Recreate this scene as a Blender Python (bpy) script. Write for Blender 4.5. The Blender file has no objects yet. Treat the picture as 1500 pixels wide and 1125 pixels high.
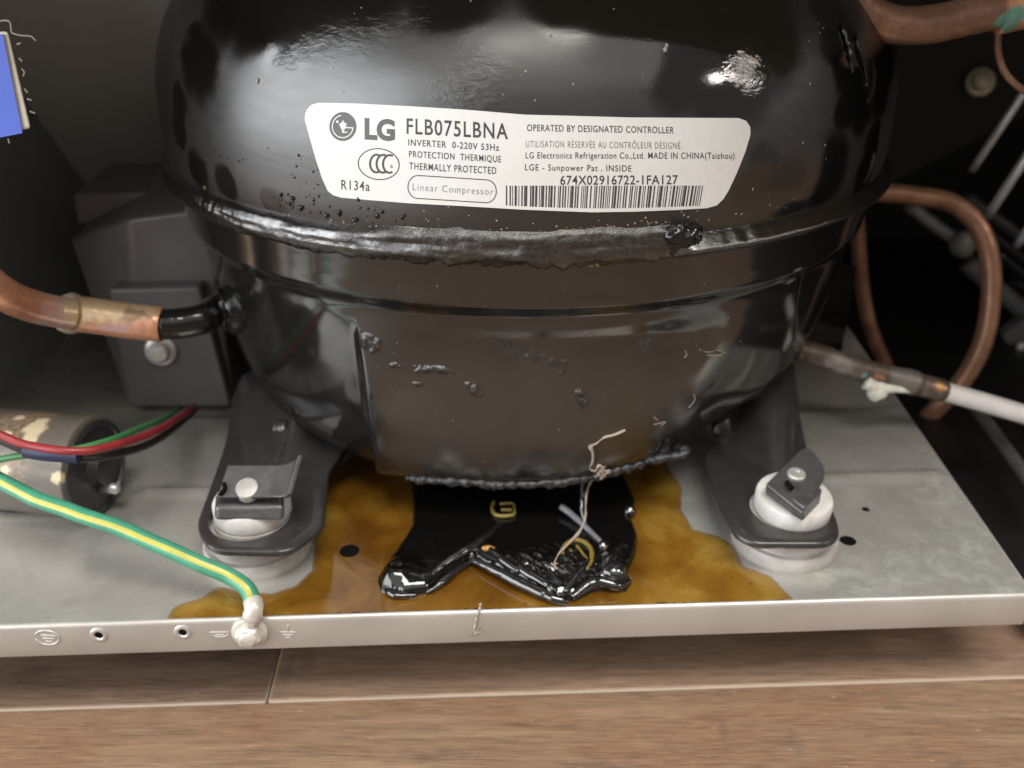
import bpy, bmesh, math, random
from mathutils import Vector, noise
from mathutils.geometry import delaunay_2d_cdt
C = bpy.context.scene
COL = C.collection
S = 0.001                      # code is in millimetres, the scene in metres
random.seed(7)
# ---------------------------------------------------------------- camera
F, PITCH, DIST, CX = 1350.0, math.radians(27), 301.0, -4.0
ZS = 88.0                      # height of the compressor's weld seam above the base plate
HC = ZS + 63.0
cp, sp = math.cos(PITCH), math.sin(PITCH)
cam = bpy.data.cameras.new('camera'); co = bpy.data.objects.new('camera', cam); COL.objects.link(co)
co.location = (CX*S, -DIST*S, HC*S); co.rotation_euler = (math.pi/2 - PITCH, 0, 0)
cam.sensor_width = 36; cam.lens = 36*F/1500; cam.clip_start = 0.005; cam.clip_end = 20
cam.dof.use_dof = True; cam.dof.focus_distance = 0.194; cam.dof.aperture_fstop = 15.0
C.camera = co
# ---------------------------------------------------------------- light: a window to the left behind the camera, a ceiling lamp, a dim room
w = bpy.data.worlds.new('World'); C.world = w; w.use_nodes = True
bg = w.node_tree.nodes['Background']; bg.inputs[0].default_value = (1.0, 0.96, 0.92, 1); bg.inputs[1].default_value = 0.22
def area(name, loc, target, sx, sy, power, col):
    l = bpy.data.lights.new(name, 'AREA'); l.shape = 'RECTANGLE'; l.size = sx*S; l.size_y = sy*S; l.energy = power; l.color = col
    o = bpy.data.objects.new(name, l); COL.objects.link(o); o.location = Vector(loc)*S
    o.rotation_euler = (Vector(target)-Vector(loc)).to_track_quat('-Z', 'Y').to_euler(); return o
area('window_light', (-1050, -600, 360), (0, -60, 80), 1350, 900, 23.0, (0.95, 0.975, 1.0))
area('ceiling_light', (200, -665, 1430), (0, -200, 0), 1000, 480, 26.0, (1.0, 0.965, 0.91))
area('room_fill', (100, -1700, 1900), (0, -100, 80), 3000, 2000, 15.0, (1.0, 0.95, 0.88))  # added soft fill, standing in for light bounced off the ceiling
area('right_glint_lamp', (760, -440, 470), (60, -60, 90), 230, 60, 1.35, (1.0, 0.88, 0.8))  # added unseen lamp at right, stretched for glints on dome and weld bead
C.view_settings.view_transform = 'Standard'; C.view_settings.look = 'None'
C.view_settings.exposure = 0.0; C.view_settings.gamma = 1.0; C.view_settings.use_curve_mapping = False
C.cycles.max_bounces = 8; C.cycles.glossy_bounces = 5; C.cycles.diffuse_bounces = 4
C.cycles.use_denoising = True
C.cycles.sample_clamp_indirect = 4.0

# ---------------------------------------------------------------- measuring helpers: a photo pixel's sight line met with a real surface
EYE = Vector((CX, -DIST, HC))
def ray(px, py):
    u = (px-750)/F; v = (py-562.5)/F
    return Vector((u, cp - v*sp, -sp - v*cp))
def AZ(px, py, z=0.0):
    d = ray(px, py); return EYE + d*((z-HC)/d.z)
def AY(px, py, y):
    d = ray(px, py); return EYE + d*((y+DIST)/d.y)
def AX(px, py, x):
    d = ray(px, py); return EYE + d*((x-CX)/d.x)
def lerp(a, b, t): return a + (b-a)*t
def smooth(t): t = max(0.0, min(1.0, t)); return t*t*(3-2*t)
def table(tab, x):
    if x <= tab[0][0]: return tab[0][1]
    for i in range(len(tab)-1):
        x0, y0 = tab[i]; x1, y1 = tab[i+1]
        if x <= x1:
            m = lambda k: (tab[min(k+1, len(tab)-1)][1]-tab[max(k-1, 0)][1])/max(1e-6, tab[min(k+1, len(tab)-1)][0]-tab[max(k-1, 0)][0])
            h = x1-x0; t = (x-x0)/h
            # monotone-ish cubic
            m0, m1 = m(i), m(i+1); s = (y1-y0)/h
            def lim(mm): return 0 if mm*s <= 0 else (math.copysign(min(abs(mm), 3*abs(s)), s))
            m0, m1 = lim(m0), lim(m1)
            return ((2*t**3-3*t**2+1)*y0 + (t**3-2*t**2+t)*h*m0 + (-2*t**3+3*t**2)*y1 + (t**3-t**2)*h*m1)
    return tab[-1][1]
def N(x, y=0, z=0, s=1.0): return noise.noise(Vector((x*s, y*s, z*s)))

# ---------------------------------------------------------------- object helpers
LOC = {}
def props(o, label=None, cat=None, group=None, kind=None):
    if label: o['label'] = label
    if cat: o['category'] = cat
    if group: o['group'] = group
    if kind: o['kind'] = kind
    return o
def thing(name, label, cat, loc=(0, 0, 0), group=None, kind=None):
    o = bpy.data.objects.new(name, None); COL.objects.link(o); o.location = Vector(loc)*S
    o.empty_display_size = 0.005
    LOC[o.name] = Vector(loc)
    return props(o, label, cat, group, kind)
def obj(name, vf, mat, parent=None, smooth_=True, mats=None, fm=None, loc=None):
    verts, faces = vf
    base = LOC[parent.name] if parent else Vector(loc or (0, 0, 0))
    me = bpy.data.meshes.new(name)
    me.from_pydata([((v[0]-base[0])*S, (v[1]-base[1])*S, (v[2]-base[2])*S) for v in verts], [], faces)
    for m in (mats or [mat]): me.materials.append(m)
    if fm:
        for p, k in zip(me.polygons, fm): p.material_index = k
    if smooth_:
        me.polygons.foreach_set('use_smooth', [True]*len(me.polygons))
    me.update()
    o = bpy.data.objects.new(name, me); COL.objects.link(o)
    if parent: o.parent = parent
    else: o.location = base*S
    LOC[o.name] = base
    return o
def sharp(o, deg=35):
    bm = bmesh.new(); bm.from_mesh(o.data); bmesh.ops.recalc_face_normals(bm, faces=bm.faces)
    for e in bm.edges:
        if len(e.link_faces) == 2 and e.calc_face_angle(0) > math.radians(deg): e.smooth = False
    bm.to_mesh(o.data); bm.free(); return o
def bevel(o, r, seg=3, deg=30):
    m = o.modifiers.new('bevel', 'BEVEL'); m.width = r*S; m.segments = seg; m.limit_method = 'ANGLE'; m.angle_limit = math.radians(deg)
    m.harden_normals = False
    return o
def join(*vfs):
    V, Fc = [], []
    for v, f in vfs:
        n = len(V); V += list(v); Fc += [tuple(i+n for i in q) for q in f]
    return V, Fc
def catmull(pts, n):
    pts = [Vector(p) for p in pts]; P = [pts[0]*2-pts[1]] + pts + [pts[-1]*2-pts[-2]]; out = []
    for i in range(1, len(P)-2):
        for k in range(n):
            t = k/n; a, b, c, d = P[i-1], P[i], P[i+1], P[i+2]
            out.append(0.5*((2*b) + (c-a)*t + (2*a-5*b+4*c-d)*t*t + (3*b-a-3*c+d)*t**3))
    out.append(P[-2].copy()); return out
def tube(pts, r, seg=16, n=10, raw=False, caps=True, jig=None):
    path = [Vector(p) for p in pts] if raw else catmull(pts, n)
    V, Fc = [], []; up = Vector((0.13, 0.31, 0.94)); m = len(path)
    for i, p in enumerate(path):
        t = (path[min(i+1, m-1)] - path[max(i-1, 0)]).normalized()
        u = (up - t*up.dot(t)); u = u.normalized() if u.length > 1e-5 else t.orthogonal().normalized()
        up = u; v = t.cross(u)
        for k in range(seg):
            a = 2*math.pi*k/seg
            rr = r(i/(m-1), a) if callable(r) else r
            if jig: rr += jig(p, a)
            V.append(p + (u*math.cos(a) + v*math.sin(a))*rr)
    for i in range(m-1):
        for k in range(seg):
            k2 = (k+1) % seg
            Fc.append((i*seg+k, i*seg+k2, (i+1)*seg+k2, (i+1)*seg+k))
    if caps:
        Fc.append(tuple(range(seg-1, -1, -1))); Fc.append(tuple((m-1)*seg+k for k in range(seg)))
    return V, Fc
def lathe(prof, c=(0, 0, 0), axis=(0, 0, 1), seg=40, cap=True):
    ax = Vector(axis).normalized(); u = ax.orthogonal().normalized(); v = ax.cross(u); c = Vector(c)
    V, Fc = [], []
    for r, z in prof:
        for k in range(seg):
            a = 2*math.pi*k/seg; V.append(c + ax*z + (u*math.cos(a)+v*math.sin(a))*r)
    for i in range(len(prof)-1):
        for k in range(seg):
            k2 = (k+1) % seg; Fc.append((i*seg+k, i*seg+k2, (i+1)*seg+k2, (i+1)*seg+k))
    if cap:
        Fc.append(tuple(range(seg-1, -1, -1))); Fc.append(tuple((len(prof)-1)*seg+k for k in range(seg)))
    return V, Fc
def box(x0, x1, y0, y1, z0, z1):
    V = [(x, y, z) for z in (z0, z1) for y in (y0, y1) for x in (x0, x1)]
    return V, [(0, 2, 3, 1), (4, 5, 7, 6), (0, 1, 5, 4), (2, 6, 7, 3), (0, 4, 6, 2), (1, 3, 7, 5)]
def prism(poly, z0, z1, fn=None):
    """an extruded outline; fn(x,y,z) moves the points"""
    n = len(poly); fn = fn or (lambda x, y, z: (x, y, z))
    V = [fn(x, y, z0) for x, y in poly] + [fn(x, y, z1) for x, y in poly]
    return V, [tuple(range(n-1, -1, -1)), tuple(range(n, 2*n))] + [(i, (i+1) % n, n+(i+1) % n, n+i) for i in range(n)]
def hull8(a, b):   # two quads -> a solid
    return list(a)+list(b), [(3, 2, 1, 0), (4, 5, 6, 7)] + [(i, (i+1) % 4, 4+(i+1) % 4, 4+i) for i in range(4)]
def roundpoly(pts, r, n=5):
    out = []; m = len(pts)
    for i in range(m):
        p = Vector(pts[i]).to_2d(); a = Vector(pts[i-1]).to_2d()-p; b = Vector(pts[(i+1) % m]).to_2d()-p
        rr = r[i] if isinstance(r, (list, tuple)) else r
        q = min(rr, a.length*0.48, b.length*0.48); s = p+a.normalized()*q; e = p+b.normalized()*q
        for k in range(n+1):
            t = k/n; out.append(tuple(s*(1-t)**2 + p*2*t*(1-t) + e*t*t))
    return out
def sdist(p, poly):
    x, y = p; d = 1e9; ins = False; n = len(poly)
    for i in range(n):
        x1, y1 = poly[i]; x2, y2 = poly[(i+1) % n]
        ex, ey = x2-x1, y2-y1; t = ((x-x1)*ex+(y-y1)*ey)/max(1e-9, ex*ex+ey*ey); t = max(0, min(1, t))
        d = min(d, math.hypot(x-x1-ex*t, y-y1-ey*t))
        if (y1 > y) != (y2 > y) and x < (x2-x1)*(y-y1)/(y2-y1)+x1: ins = not ins
    return d if ins else -d
def sheet(poly, h, cell, rim=1.2, rag=1.0):
    """a liquid sheet lying on the plate: grid cells over the outline, sunk under the plate at its edge"""
    xs = [p[0] for p in poly]; ys = [p[1] for p in poly]
    nx = int((max(xs)-min(xs)+2*rim)/cell)+2; ny = int((max(ys)-min(ys)+2*rim)/cell)+2
    idx, V, Fc, sd = {}, [], [], {}
    for j in range(ny):
        for i in range(nx):
            x = min(xs)-rim+i*cell; y = min(ys)-rim+j*cell
            d = sdist((x, y), poly) + rag*(0.5*N(x, y, 3, 0.35) + 0.25*N(x, y, 9, 1.1))
            sd[i, j] = d
            q = h(x, y, d) if d > -rim else None
            if q is not None: idx[i, j] = len(V); V.append(q if isinstance(q, tuple) else (x, y, q))
    for j in range(ny-1):
        for i in range(nx-1):
            q = [(i, j), (i+1, j), (i+1, j+1), (i, j+1)]
            if all(k in idx for k in q): Fc.append(tuple(idx[k] for k in q))
    return V, Fc

# ---------------------------------------------------------------- material helpers
class NT:
    def __init__(s, name):
        s.m = bpy.data.materials.new(name); s.m.use_nodes = True; s.t = s.m.node_tree; s.b = s.t.nodes['Principled BSDF']
        g = s.t.nodes.new('ShaderNodeNewGeometry'); v = s.t.nodes.new('ShaderNodeVectorMath'); v.operation = 'SCALE'; v.inputs['Scale'].default_value = 1000
        s.t.links.new(g.outputs['Position'], v.inputs[0]); s.pos = v.outputs[0]; s.geo = g
    def link(s, a, b): s.t.links.new(a, b)
    def put(s, sock, val):
        if hasattr(val, 'is_linked') or isinstance(val, bpy.types.NodeSocket): s.link(val, sock)
        else:
            try: sock.default_value = val
            except Exception: sock.default_value = tuple(val)+(1,)
    def math(s, op, a, b=0.0, c=None, clamp=False):
        n = s.t.nodes.new('ShaderNodeMath'); n.operation = op; n.use_clamp = clamp; s.put(n.inputs[0], a); s.put(n.inputs[1], b)
        if c is not None: s.put(n.inputs[2], c)
        return n.outputs[0]
    def vmath(s, op, a, b):
        n = s.t.nodes.new('ShaderNodeVectorMath'); n.operation = op; s.put(n.inputs[0], a); s.put(n.inputs[1], b); return n.outputs[0]
    def map(s, scale=(1, 1, 1), loc=(0, 0, 0), rot=(0, 0, 0), v=None):
        n = s.t.nodes.new('ShaderNodeMapping'); s.link(v or s.pos, n.inputs[0]); n.inputs['Scale'].default_value = scale; n.inputs['Location'].default_value = loc; n.inputs['Rotation'].default_value = rot; return n.outputs[0]
    def noise(s, scale, detail=4, rough=0.5, v=None, dist=0.0, color=False):
        n = s.t.nodes.new('ShaderNodeTexNoise'); s.link(v or s.pos, n.inputs['Vector']); n.inputs['Scale'].default_value = scale; n.inputs['Detail'].default_value = detail; n.inputs['Roughness'].default_value = rough; n.inputs['Distortion'].default_value = dist
        return n.outputs['Color' if color else 'Fac']
    def voro(s, scale, v=None, feat='F1'):
        n = s.t.nodes.new('ShaderNodeTexVoronoi'); s.link(v or s.pos, n.inputs['Vector']); n.feature = feat; n.inputs['Scale'].default_value = scale; return n.outputs['Distance']
    def ramp(s, f, stops):
        n = s.t.nodes.new('ShaderNodeValToRGB'); s.link(f, n.inputs[0]); e = n.color_ramp.elements
        while len(e) < len(stops): e.new(0.5)
        for k, (p, c) in zip(e, stops): k.position = p; k.color = (c, c, c, 1) if isinstance(c, (int, float)) else tuple(c)+(1,)
        return n.outputs[0]
    def mix(s, f, a, b):
        n = s.t.nodes.new('ShaderNodeMix'); n.data_type = 'RGBA'; s.put(n.inputs[0], f)
        for k, v in ((6, a), (7, b)):
            if isinstance(v, bpy.types.NodeSocket): s.link(v, n.inputs[k])
            else: n.inputs[k].default_value = (v, v, v, 1) if isinstance(v, (int, float)) else tuple(v)+(1,)
        return n.outputs[2]
    def mixf(s, f, a, b):
        n = s.t.nodes.new('ShaderNodeMix'); n.data_type = 'FLOAT'; s.put(n.inputs[0], f); s.put(n.inputs[2], a); s.put(n.inputs[3], b); return n.outputs[0]
    def bump(s, h, strength=0.3, dist=0.2, nrm=None):
        n = s.t.nodes.new('ShaderNodeBump'); s.link(h, n.inputs['Height']); n.inputs['Strength'].default_value = strength; n.inputs['Distance'].default_value = dist*S
        if nrm is not None: s.link(nrm, n.inputs['Normal'])
        return n.outputs[0]
    def blobs(s, lst, warp=4.0, wscale=0.09, soft=0.25, detail=3):
        """mask of round patches at world points (mm), edges broken by noise"""
        nz = s.noise(wscale, detail, 0.55, color=True); o = s.vmath('SUBTRACT', nz, (0.5, 0.5, 0.5))
        n = s.t.nodes.new('ShaderNodeVectorMath'); n.operation = 'SCALE'; s.link(o, n.inputs[0]); n.inputs['Scale'].default_value = warp*2
        p = s.vmath('ADD', s.pos, n.outputs[0]); out = None
        for c, r in lst:
            d = s.vmath('SUBTRACT', p, tuple(c))
            if isinstance(r, (tuple, list)): d = s.vmath('DIVIDE', d, tuple(r)); rr = 1.0
            else: rr = r
            l = s.t.nodes.new('ShaderNodeVectorMath'); l.operation = 'LENGTH'; s.link(d, l.inputs[0])
            k = s.t.nodes.new('ShaderNodeMapRange'); k.interpolation_type = 'SMOOTHSTEP'; s.link(l.outputs['Value'], k.inputs[0])
            k.inputs[1].default_value = rr*(1+soft); k.inputs[2].default_value = rr*(1-soft); k.inputs[3].default_value = 0; k.inputs[4].default_value = 1
            out = k.outputs[0] if out is None else s.math('MAXIMUM', out, k.outputs[0])
        return out
    def set(s, **kw):
        for k, v in kw.items(): s.put(s.b.inputs[k.replace('_', ' ')], v)
        return s
def simple(name, c1, c2=None, rough=0.5, metal=0.0, scale=0.2, bump=0.0, bscale=None, rvar=0.1, spec=0.5, detail=5, coat=0.0):
    t = NT(name); c2 = c2 or tuple(x*0.75 for x in c1); f = t.noise(scale, detail, 0.6)
    t.set(Base_Color=t.mix(t.ramp(f, [(0.3, 0), (0.7, 1)]), c1, c2), Metallic=metal, Specular_IOR_Level=spec, Coat_Weight=coat,
          Roughness=t.mixf(t.noise(scale*2.3, 3), rough-rvar, rough+rvar))
    if bump: t.set(Normal=t.bump(t.noise(bscale or scale*4, 5, 0.6), bump, 0.3))
    return t.m

# ================================================================ compressor surface (mm), used for the shell meshes and for what lies on them
UP = [(-3, 108.0), (0, 108.6), (3, 109.2), (8, 109.4), (20, 109.0), (30, 107.2), (38, 104.0), (44, 100.2), (50, 95.0), (57, 86.5), (64, 73), (70, 54), (74, 30), (75.3, 0)]
LOW = [(-81, 0), (-80.6, 60), (-79.6, 78), (-78, 85), (-76, 88.6), (-73, 91.4), (-69, 93.8), (-64, 95.8), (-55, 98.0), (-42, 100.2), (-34, 101.4), (-25, 102.6), (-20.5, 103.2), (-18.6, 104.6), (-17.2, 105.8), (-14, 106.4), (-8, 107.8), (-5, 108.6), (-2, 108.6), (0, 108.6)]
PADL, PADR = -41.0, 56.0
PADP = [(-81, 0), (-79.6, 60), (-78.2, 78), (-76.6, 86), (-74.8, 89.8), (-72.2, 92.6), (-69, 94.4), (-64, 95.8), (-50, 97.4), (-24, 98.8), (-21, 98.8)]
def rshell(z, x, y):
    """radius of the shell at height z (above plate) in direction (x, y)"""
    dz = z-ZS
    if dz >= -2: return table(UP, dz)
    deep = smooth((-30-dz)/35.0)
    lift = 8.0*min(1.0, max(0.0, x/max(1e-6, math.hypot(x, y))/0.47))**2
    r = table(LOW, max(-80.9, dz - lift*deep)) if dz > -80.5 else 0.5
    if y < 0 and dz < -20:
        L = math.hypot(x, y); c = -y/L; s = x/L
        # pressed front pad: a shallow flat, edges at PADL / PADR
        rp = table(PADP, dz - (8.0*(s/0.47)**2 if s > 0 else 0.0))
        flat = (rp + 1.3)/(c**(0.38 if s < 0 else 0.12))
        xx = s*rp
        k = smooth((xx-PADL+1.0)/3.6)*smooth((PADR-xx)/16.0)*smooth((-20.5-dz)/11.0)
        r = r + (flat-r)*k
    return r
def shellpt(z, a, off=0.0):
    """a: angle from the front, to the right positive"""
    x, y = math.sin(a), -math.cos(a); r = rshell(z, x, y)+off
    return Vector((x*r, y*r, z))
def SH(px, py, off=0.0):
    d = ray(px, py); d = d/math.hypot(d.x, d.y)
    t0 = 60.0; prev = None; t = t0
    while t < 420:
        p = EYE + d*t
        g = math.hypot(p.x, p.y) - (rshell(p.z, p.x, p.y)+off)
        if g < 0:
            lo, hi = t-3.0, t
            for _ in range(16):
                m = (lo+hi)/2; q = EYE+d*m
                if math.hypot(q.x, q.y) - (rshell(q.z, q.x, q.y)+off) < 0: hi = m
                else: lo = m
            return EYE + d*((lo+hi)/2)
        t += max(0.4, min(3.0, g*0.5)) if g > 1.2 else 0.4
    if py > 640: return SH(px, py-3, off)
    # sight line misses: closest approach on the silhouette
    t = -(EYE.x*d.x+EYE.y*d.y); p = EYE+d*t; a = math.atan2(p.x, -p.y)
    return shellpt(p.z, a, off)
def SN(p):
    e = 0.6
    a = math.atan2(p.x, -p.y); u = shellpt(p.z, a+0.006)-shellpt(p.z, a-0.006); v = shellpt(p.z+e, a)-shellpt(p.z-e, a)
    return u.cross(v).normalized()

# ================================================================ materials
def paint(name, film, wet, wetlist, grit=0.12, film_rough=0.36, soft=0.12, warp=3.0, ripple=None):
    t = NT(name)
    m = t.blobs(wetlist, warp, 0.16, soft) if wetlist else 0.0
    f = t.noise(0.035, 4, 0.6); fine = t.noise(1.6, 4, 0.6)
    wipe = t.noise(0.22, 5, 0.55, v=t.map((0.35, 1, 1.6), rot=(0, 0.5, 0.3)))
    fc = t.mix(t.ramp(f, [(0.3, 0), (0.72, 1)]), film, tuple(x*0.72 for x in film))
    t.set(Base_Color=t.mix(m, fc, wet), Specular_IOR_Level=0.55,
          Roughness=t.mixf(m, t.math('ADD', film_rough-0.07, t.math('MULTIPLY', wipe, 0.14)), 0.07))
    h = t.math('ADD', t.math('MULTIPLY', fine, grit), t.math('MULTIPLY', wipe, 0.5))
    nb = t.bump(h, 0.16, 0.5)
    if ripple:
        rmk = t.blobs(ripple, 2.5, 0.2, 0.85)
        rn = t.noise(0.45, 5, 0.62, v=t.map((0.7, 1, 1.5), rot=(0, 0.5, 0.2)), dist=0.4)
        nb = t.bump(t.math('MULTIPLY', rmk, rn), 0.30, 1.0, nb)
    t.set(Normal=nb)
    t.set(IOR=1.8)
    return t.m
def W(px, py, r): return (SH(px, py), r)
dome_wet = [W(282, 70, 6.5), W(292, 95, 8), W(262, 150, 4.5), W(262, 190, 4.5), W(395, 8, 13), W(350, -10, 13), W(470, -32, 14), W(540, -34, 12), W(415, 15, 8),
            W(660, -12, 10), W(830, -15, 10), W(1010, 0, 20), W(1075, 20, 17), W(950, -30, 22), W(1020, 60, 13), W(1075, 110, 11), W(1000, 95, 10), W(1040, 140, 6), W(1110, 60, 12),
            W(1215, 15, 7), W(1232, 60, 7.5), W(1246, 110, 7), W(1262, 160, 6), W(1280, 210, 6), W(1290, 120, 9), W(1295, 60, 10), W(1270, 250, 7), W(1238, 165, 4.5), W(1210, 250, 9),
            W(1105, 280, 6), W(1120, 240, 4.5), W(1150, 285, 9), W(330, 268, 4), W(290, 250, 5), W(400, 300, 3.5)]
dome_rip = [W(480, 50, 5), W(515, 40, 5), W(555, 25, 5), W(440, 78, 3), W(420, 92, 2.5), W(600, 8, 5), W(690, 120, 6), W(1088, 98, 3.5), W(1104, 118, 3)]
M_dome = paint('black_paint_upper', (0.013, 0.0122, 0.0118), (0.003, 0.0028, 0.0027), dome_wet, soft=0.35, warp=2.2, ripple=dome_rip)
low_film = [W(630, 615, 12), W(700, 600, 15), W(800, 600, 16), W(900, 600, 14), W(980, 590, 9), W(700, 670, 13), W(850, 660, 13), W(610, 670, 10), W(780, 545, 6), W(590, 600, 7)]
def mk_low():
    t = NT('black_paint_lower')
    m = t.blobs(low_film, 5.0, 0.07, 0.6)
    f = t.noise(0.05, 5, 0.6); wipe = t.noise(0.16, 6, 0.6, v=t.map((0.5, 0.5, 1.8))); fine = t.noise(1.5, 4, 0.6)
    dust = t.math('MULTIPLY', m, t.math('ADD', 0.55, t.math('MULTIPLY', f, 0.8)))
    t.set(Base_Color=t.mix(dust, (0.010, 0.0098, 0.0095), (0.029, 0.0242, 0.020)), IOR=1.85, Roughness=t.math('ADD', t.mixf(m, 0.07, 0.16), t.math('MULTIPLY', wipe, t.mixf(m, 0.08, 0.16))))
    t.set(Normal=t.bump(t.math('ADD', t.math('MULTIPLY', fine, 0.05), t.math('MULTIPLY', wipe, 0.5)), 0.10, 0.5))
    return t.m
M_low = mk_low()
def mk_weld():
    t = NT('weld_paint')
    dull = t.blobs([(SH(x, y), r) for x, y, r in ((520, 338, 4), (580, 346, 5), (650, 350, 6), (720, 350, 6.5), (790, 350, 6.5), (860, 348, 6.5), (920, 344, 6), (960, 340, 5))], 3, 0.3, 0.3)
    spots = t.ramp(t.voro(0.9, v=t.map((1, 1, 1))), [(0.05, 1), (0.12, 0)])
    n1 = t.noise(0.8, 6, 0.65); n2 = t.noise(2.4, 5, 0.7)
    col = t.mix(t.ramp(n1, [(0.35, 0), (0.7, 1)]), (0.036, 0.031, 0.026), (0.006, 0.0055, 0.005))
    t.set(Base_Color=t.mix(dull, (0.006, 0.0055, 0.005), col), Roughness=t.mixf(dull, t.mixf(n1, 0.03, 0.12), t.mixf(n2, 0.12, 0.42)), IOR=t.mixf(dull, 2.4, 1.65))
    t.set(Normal=t.bump(t.math('ADD', n1, t.math('MULTIPLY', n2, 0.4)), 0.35, 0.6))
    return t.m
M_weld = mk_weld()
M_blackmetal = simple('black_painted_steel', (0.034, 0.031, 0.030), (0.022, 0.021, 0.021), 0.30, 0, 0.15, 0.06, 1.5, 0.08, 0.5, coat=0.2)
M_gloss = simple('gloss_black_paint', (0.006, 0.006, 0.006), (0.010, 0.009, 0.009), 0.13, 0, 0.3, 0.12, 1.0, 0.06, 0.5)
def mk_tar():
    t = NT('black_tar'); n1 = t.noise(0.35, 4, 0.6); n2 = t.noise(1.4, 4, 0.6)
    t.set(Base_Color=(0.004, 0.0038, 0.0036), Roughness=t.mixf(n1, 0.03, 0.12), IOR=1.75, Normal=t.bump(n2, 0.05, 0.3)); return t.m
M_tar = mk_tar()
M_tarcrust = simple('tar_crust', (0.03, 0.03, 0.032), (0.012, 0.012, 0.013), 0.25, 0, 0.6, 0.6, 2.0, 0.12, 0.6)
def mk_label():
    t = NT('label_paper'); n = t.noise(0.5, 5, 0.6)
    specks = t.ramp(t.voro(0.55), [(0.02, 1), (0.045, 0)]); big = t.ramp(t.noise(0.12, 3), [(0.55, 0), (0.62, 1)])
    c = t.mix(n, (0.67, 0.665, 0.645), (0.60, 0.595, 0.575))
    t.set(Base_Color=t.mix(t.math('MULTIPLY', t.math('MULTIPLY', specks, big), 0.6), c, (0.30, 0.27, 0.23)), Roughness=0.42, Normal=t.bump(t.noise(0.25, 4), 0.12, 0.6)); return t.m
M_label = mk_label()
M_ink = simple('label_ink', (0.035, 0.034, 0.036), (0.055, 0.053, 0.055), 0.5, 0, 1.5)
M_ink2 = simple('label_ink_light', (0.10, 0.10, 0.10), (0.17, 0.165, 0.16), 0.5, 0, 2.5)
M_logo = simple('logo_ink', (0.09, 0.09, 0.092), (0.07, 0.07, 0.072), 0.5, 0, 1.5)
def mk_steel():
    t = NT('galvanised_steel')
    n = t.noise(0.02, 4, 0.6); sp = t.noise(0.9, 3, 0.6); cl = t.noise(0.05, 6, 0.65, dist=0.8)
    br = t.noise(1.0, 4, 0.6, v=t.map((0.02, 0.55, 0.55), rot=(0, 0, -0.043)))
    spang = t.t.nodes.new('ShaderNodeTexVoronoi'); spang.inputs['Scale'].default_value = 0.22; t.link(t.pos, spang.inputs['Vector'])
    sc_ = t.math('MULTIPLY', t.math('SUBTRACT', spang.outputs['Color'], 0.5), 0.10)
    base = t.mix(t.ramp(n, [(0.3, 0), (0.7, 1)]), (0.50, 0.49, 0.455), (0.42, 0.41, 0.378))
    base = t.mix(t.math('MULTIPLY', t.ramp(cl, [(0.45, 0), (0.7, 1)]), 0.35), base, (0.24, 0.225, 0.195))
    cor = t.blobs([(AZ(1330, 830), 15), (AZ(1400, 790), 13), (AZ(1450, 850), 13), (AZ(1240, 850), 9), (AZ(1370, 720), 6), (AZ(1350, 660), 5), (AZ(1010, 740), 6)], 9, 0.05, 0.75)
    crust = t.math('MULTIPLY', cor, t.ramp(t.noise(0.11, 8, 0.72, dist=1.6), [(0.47, 0), (0.66, 1)]))
    base = t.mix(t.math('MULTIPLY', cor, 0.25), base, (0.27, 0.285, 0.27)); base = t.mix(t.math('MULTIPLY', crust, 0.75), base, (0.62, 0.63, 0.56))
    dirt = t.ramp(t.voro(0.16), [(0.02, 1), (0.075, 0)]); dm = t.ramp(t.noise(0.05, 3), [(0.46, 0), (0.56, 1)])
    base = t.mix(t.math('MULTIPLY', t.math('MULTIPLY', dirt, dm), 0.75), base, (0.13, 0.10, 0.08))
    rough = t.math('ADD', t.math('ADD', t.mixf(cl, 0.20, 0.38), t.math('MULTIPLY', t.math('SUBTRACT', br, 0.5), 0.22)), sc_)
    t.set(Base_Color=base, Metallic=0.5, Roughness=rough, Normal=t.bump(t.math('ADD', t.math('MULTIPLY', br, 1.2), t.math('MULTIPLY', crust, 1.5)), 0.07, 0.4)); return t.m
M_steel = mk_steel()
M_zinc = simple('zinc_plating', (0.70, 0.67, 0.60), (0.52, 0.50, 0.46), 0.3, 0.3, 0.5, 0.15, 1.2)
M_mark = simple('pressed_steel_edge', (0.56, 0.55, 0.52), (0.44, 0.43, 0.41), 0.35, 0.4, 0.6)
M_hole = simple('dark_hole', (0.004, 0.004, 0.004), (0.006, 0.006, 0.006), 0.8, spec=0.04)
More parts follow.
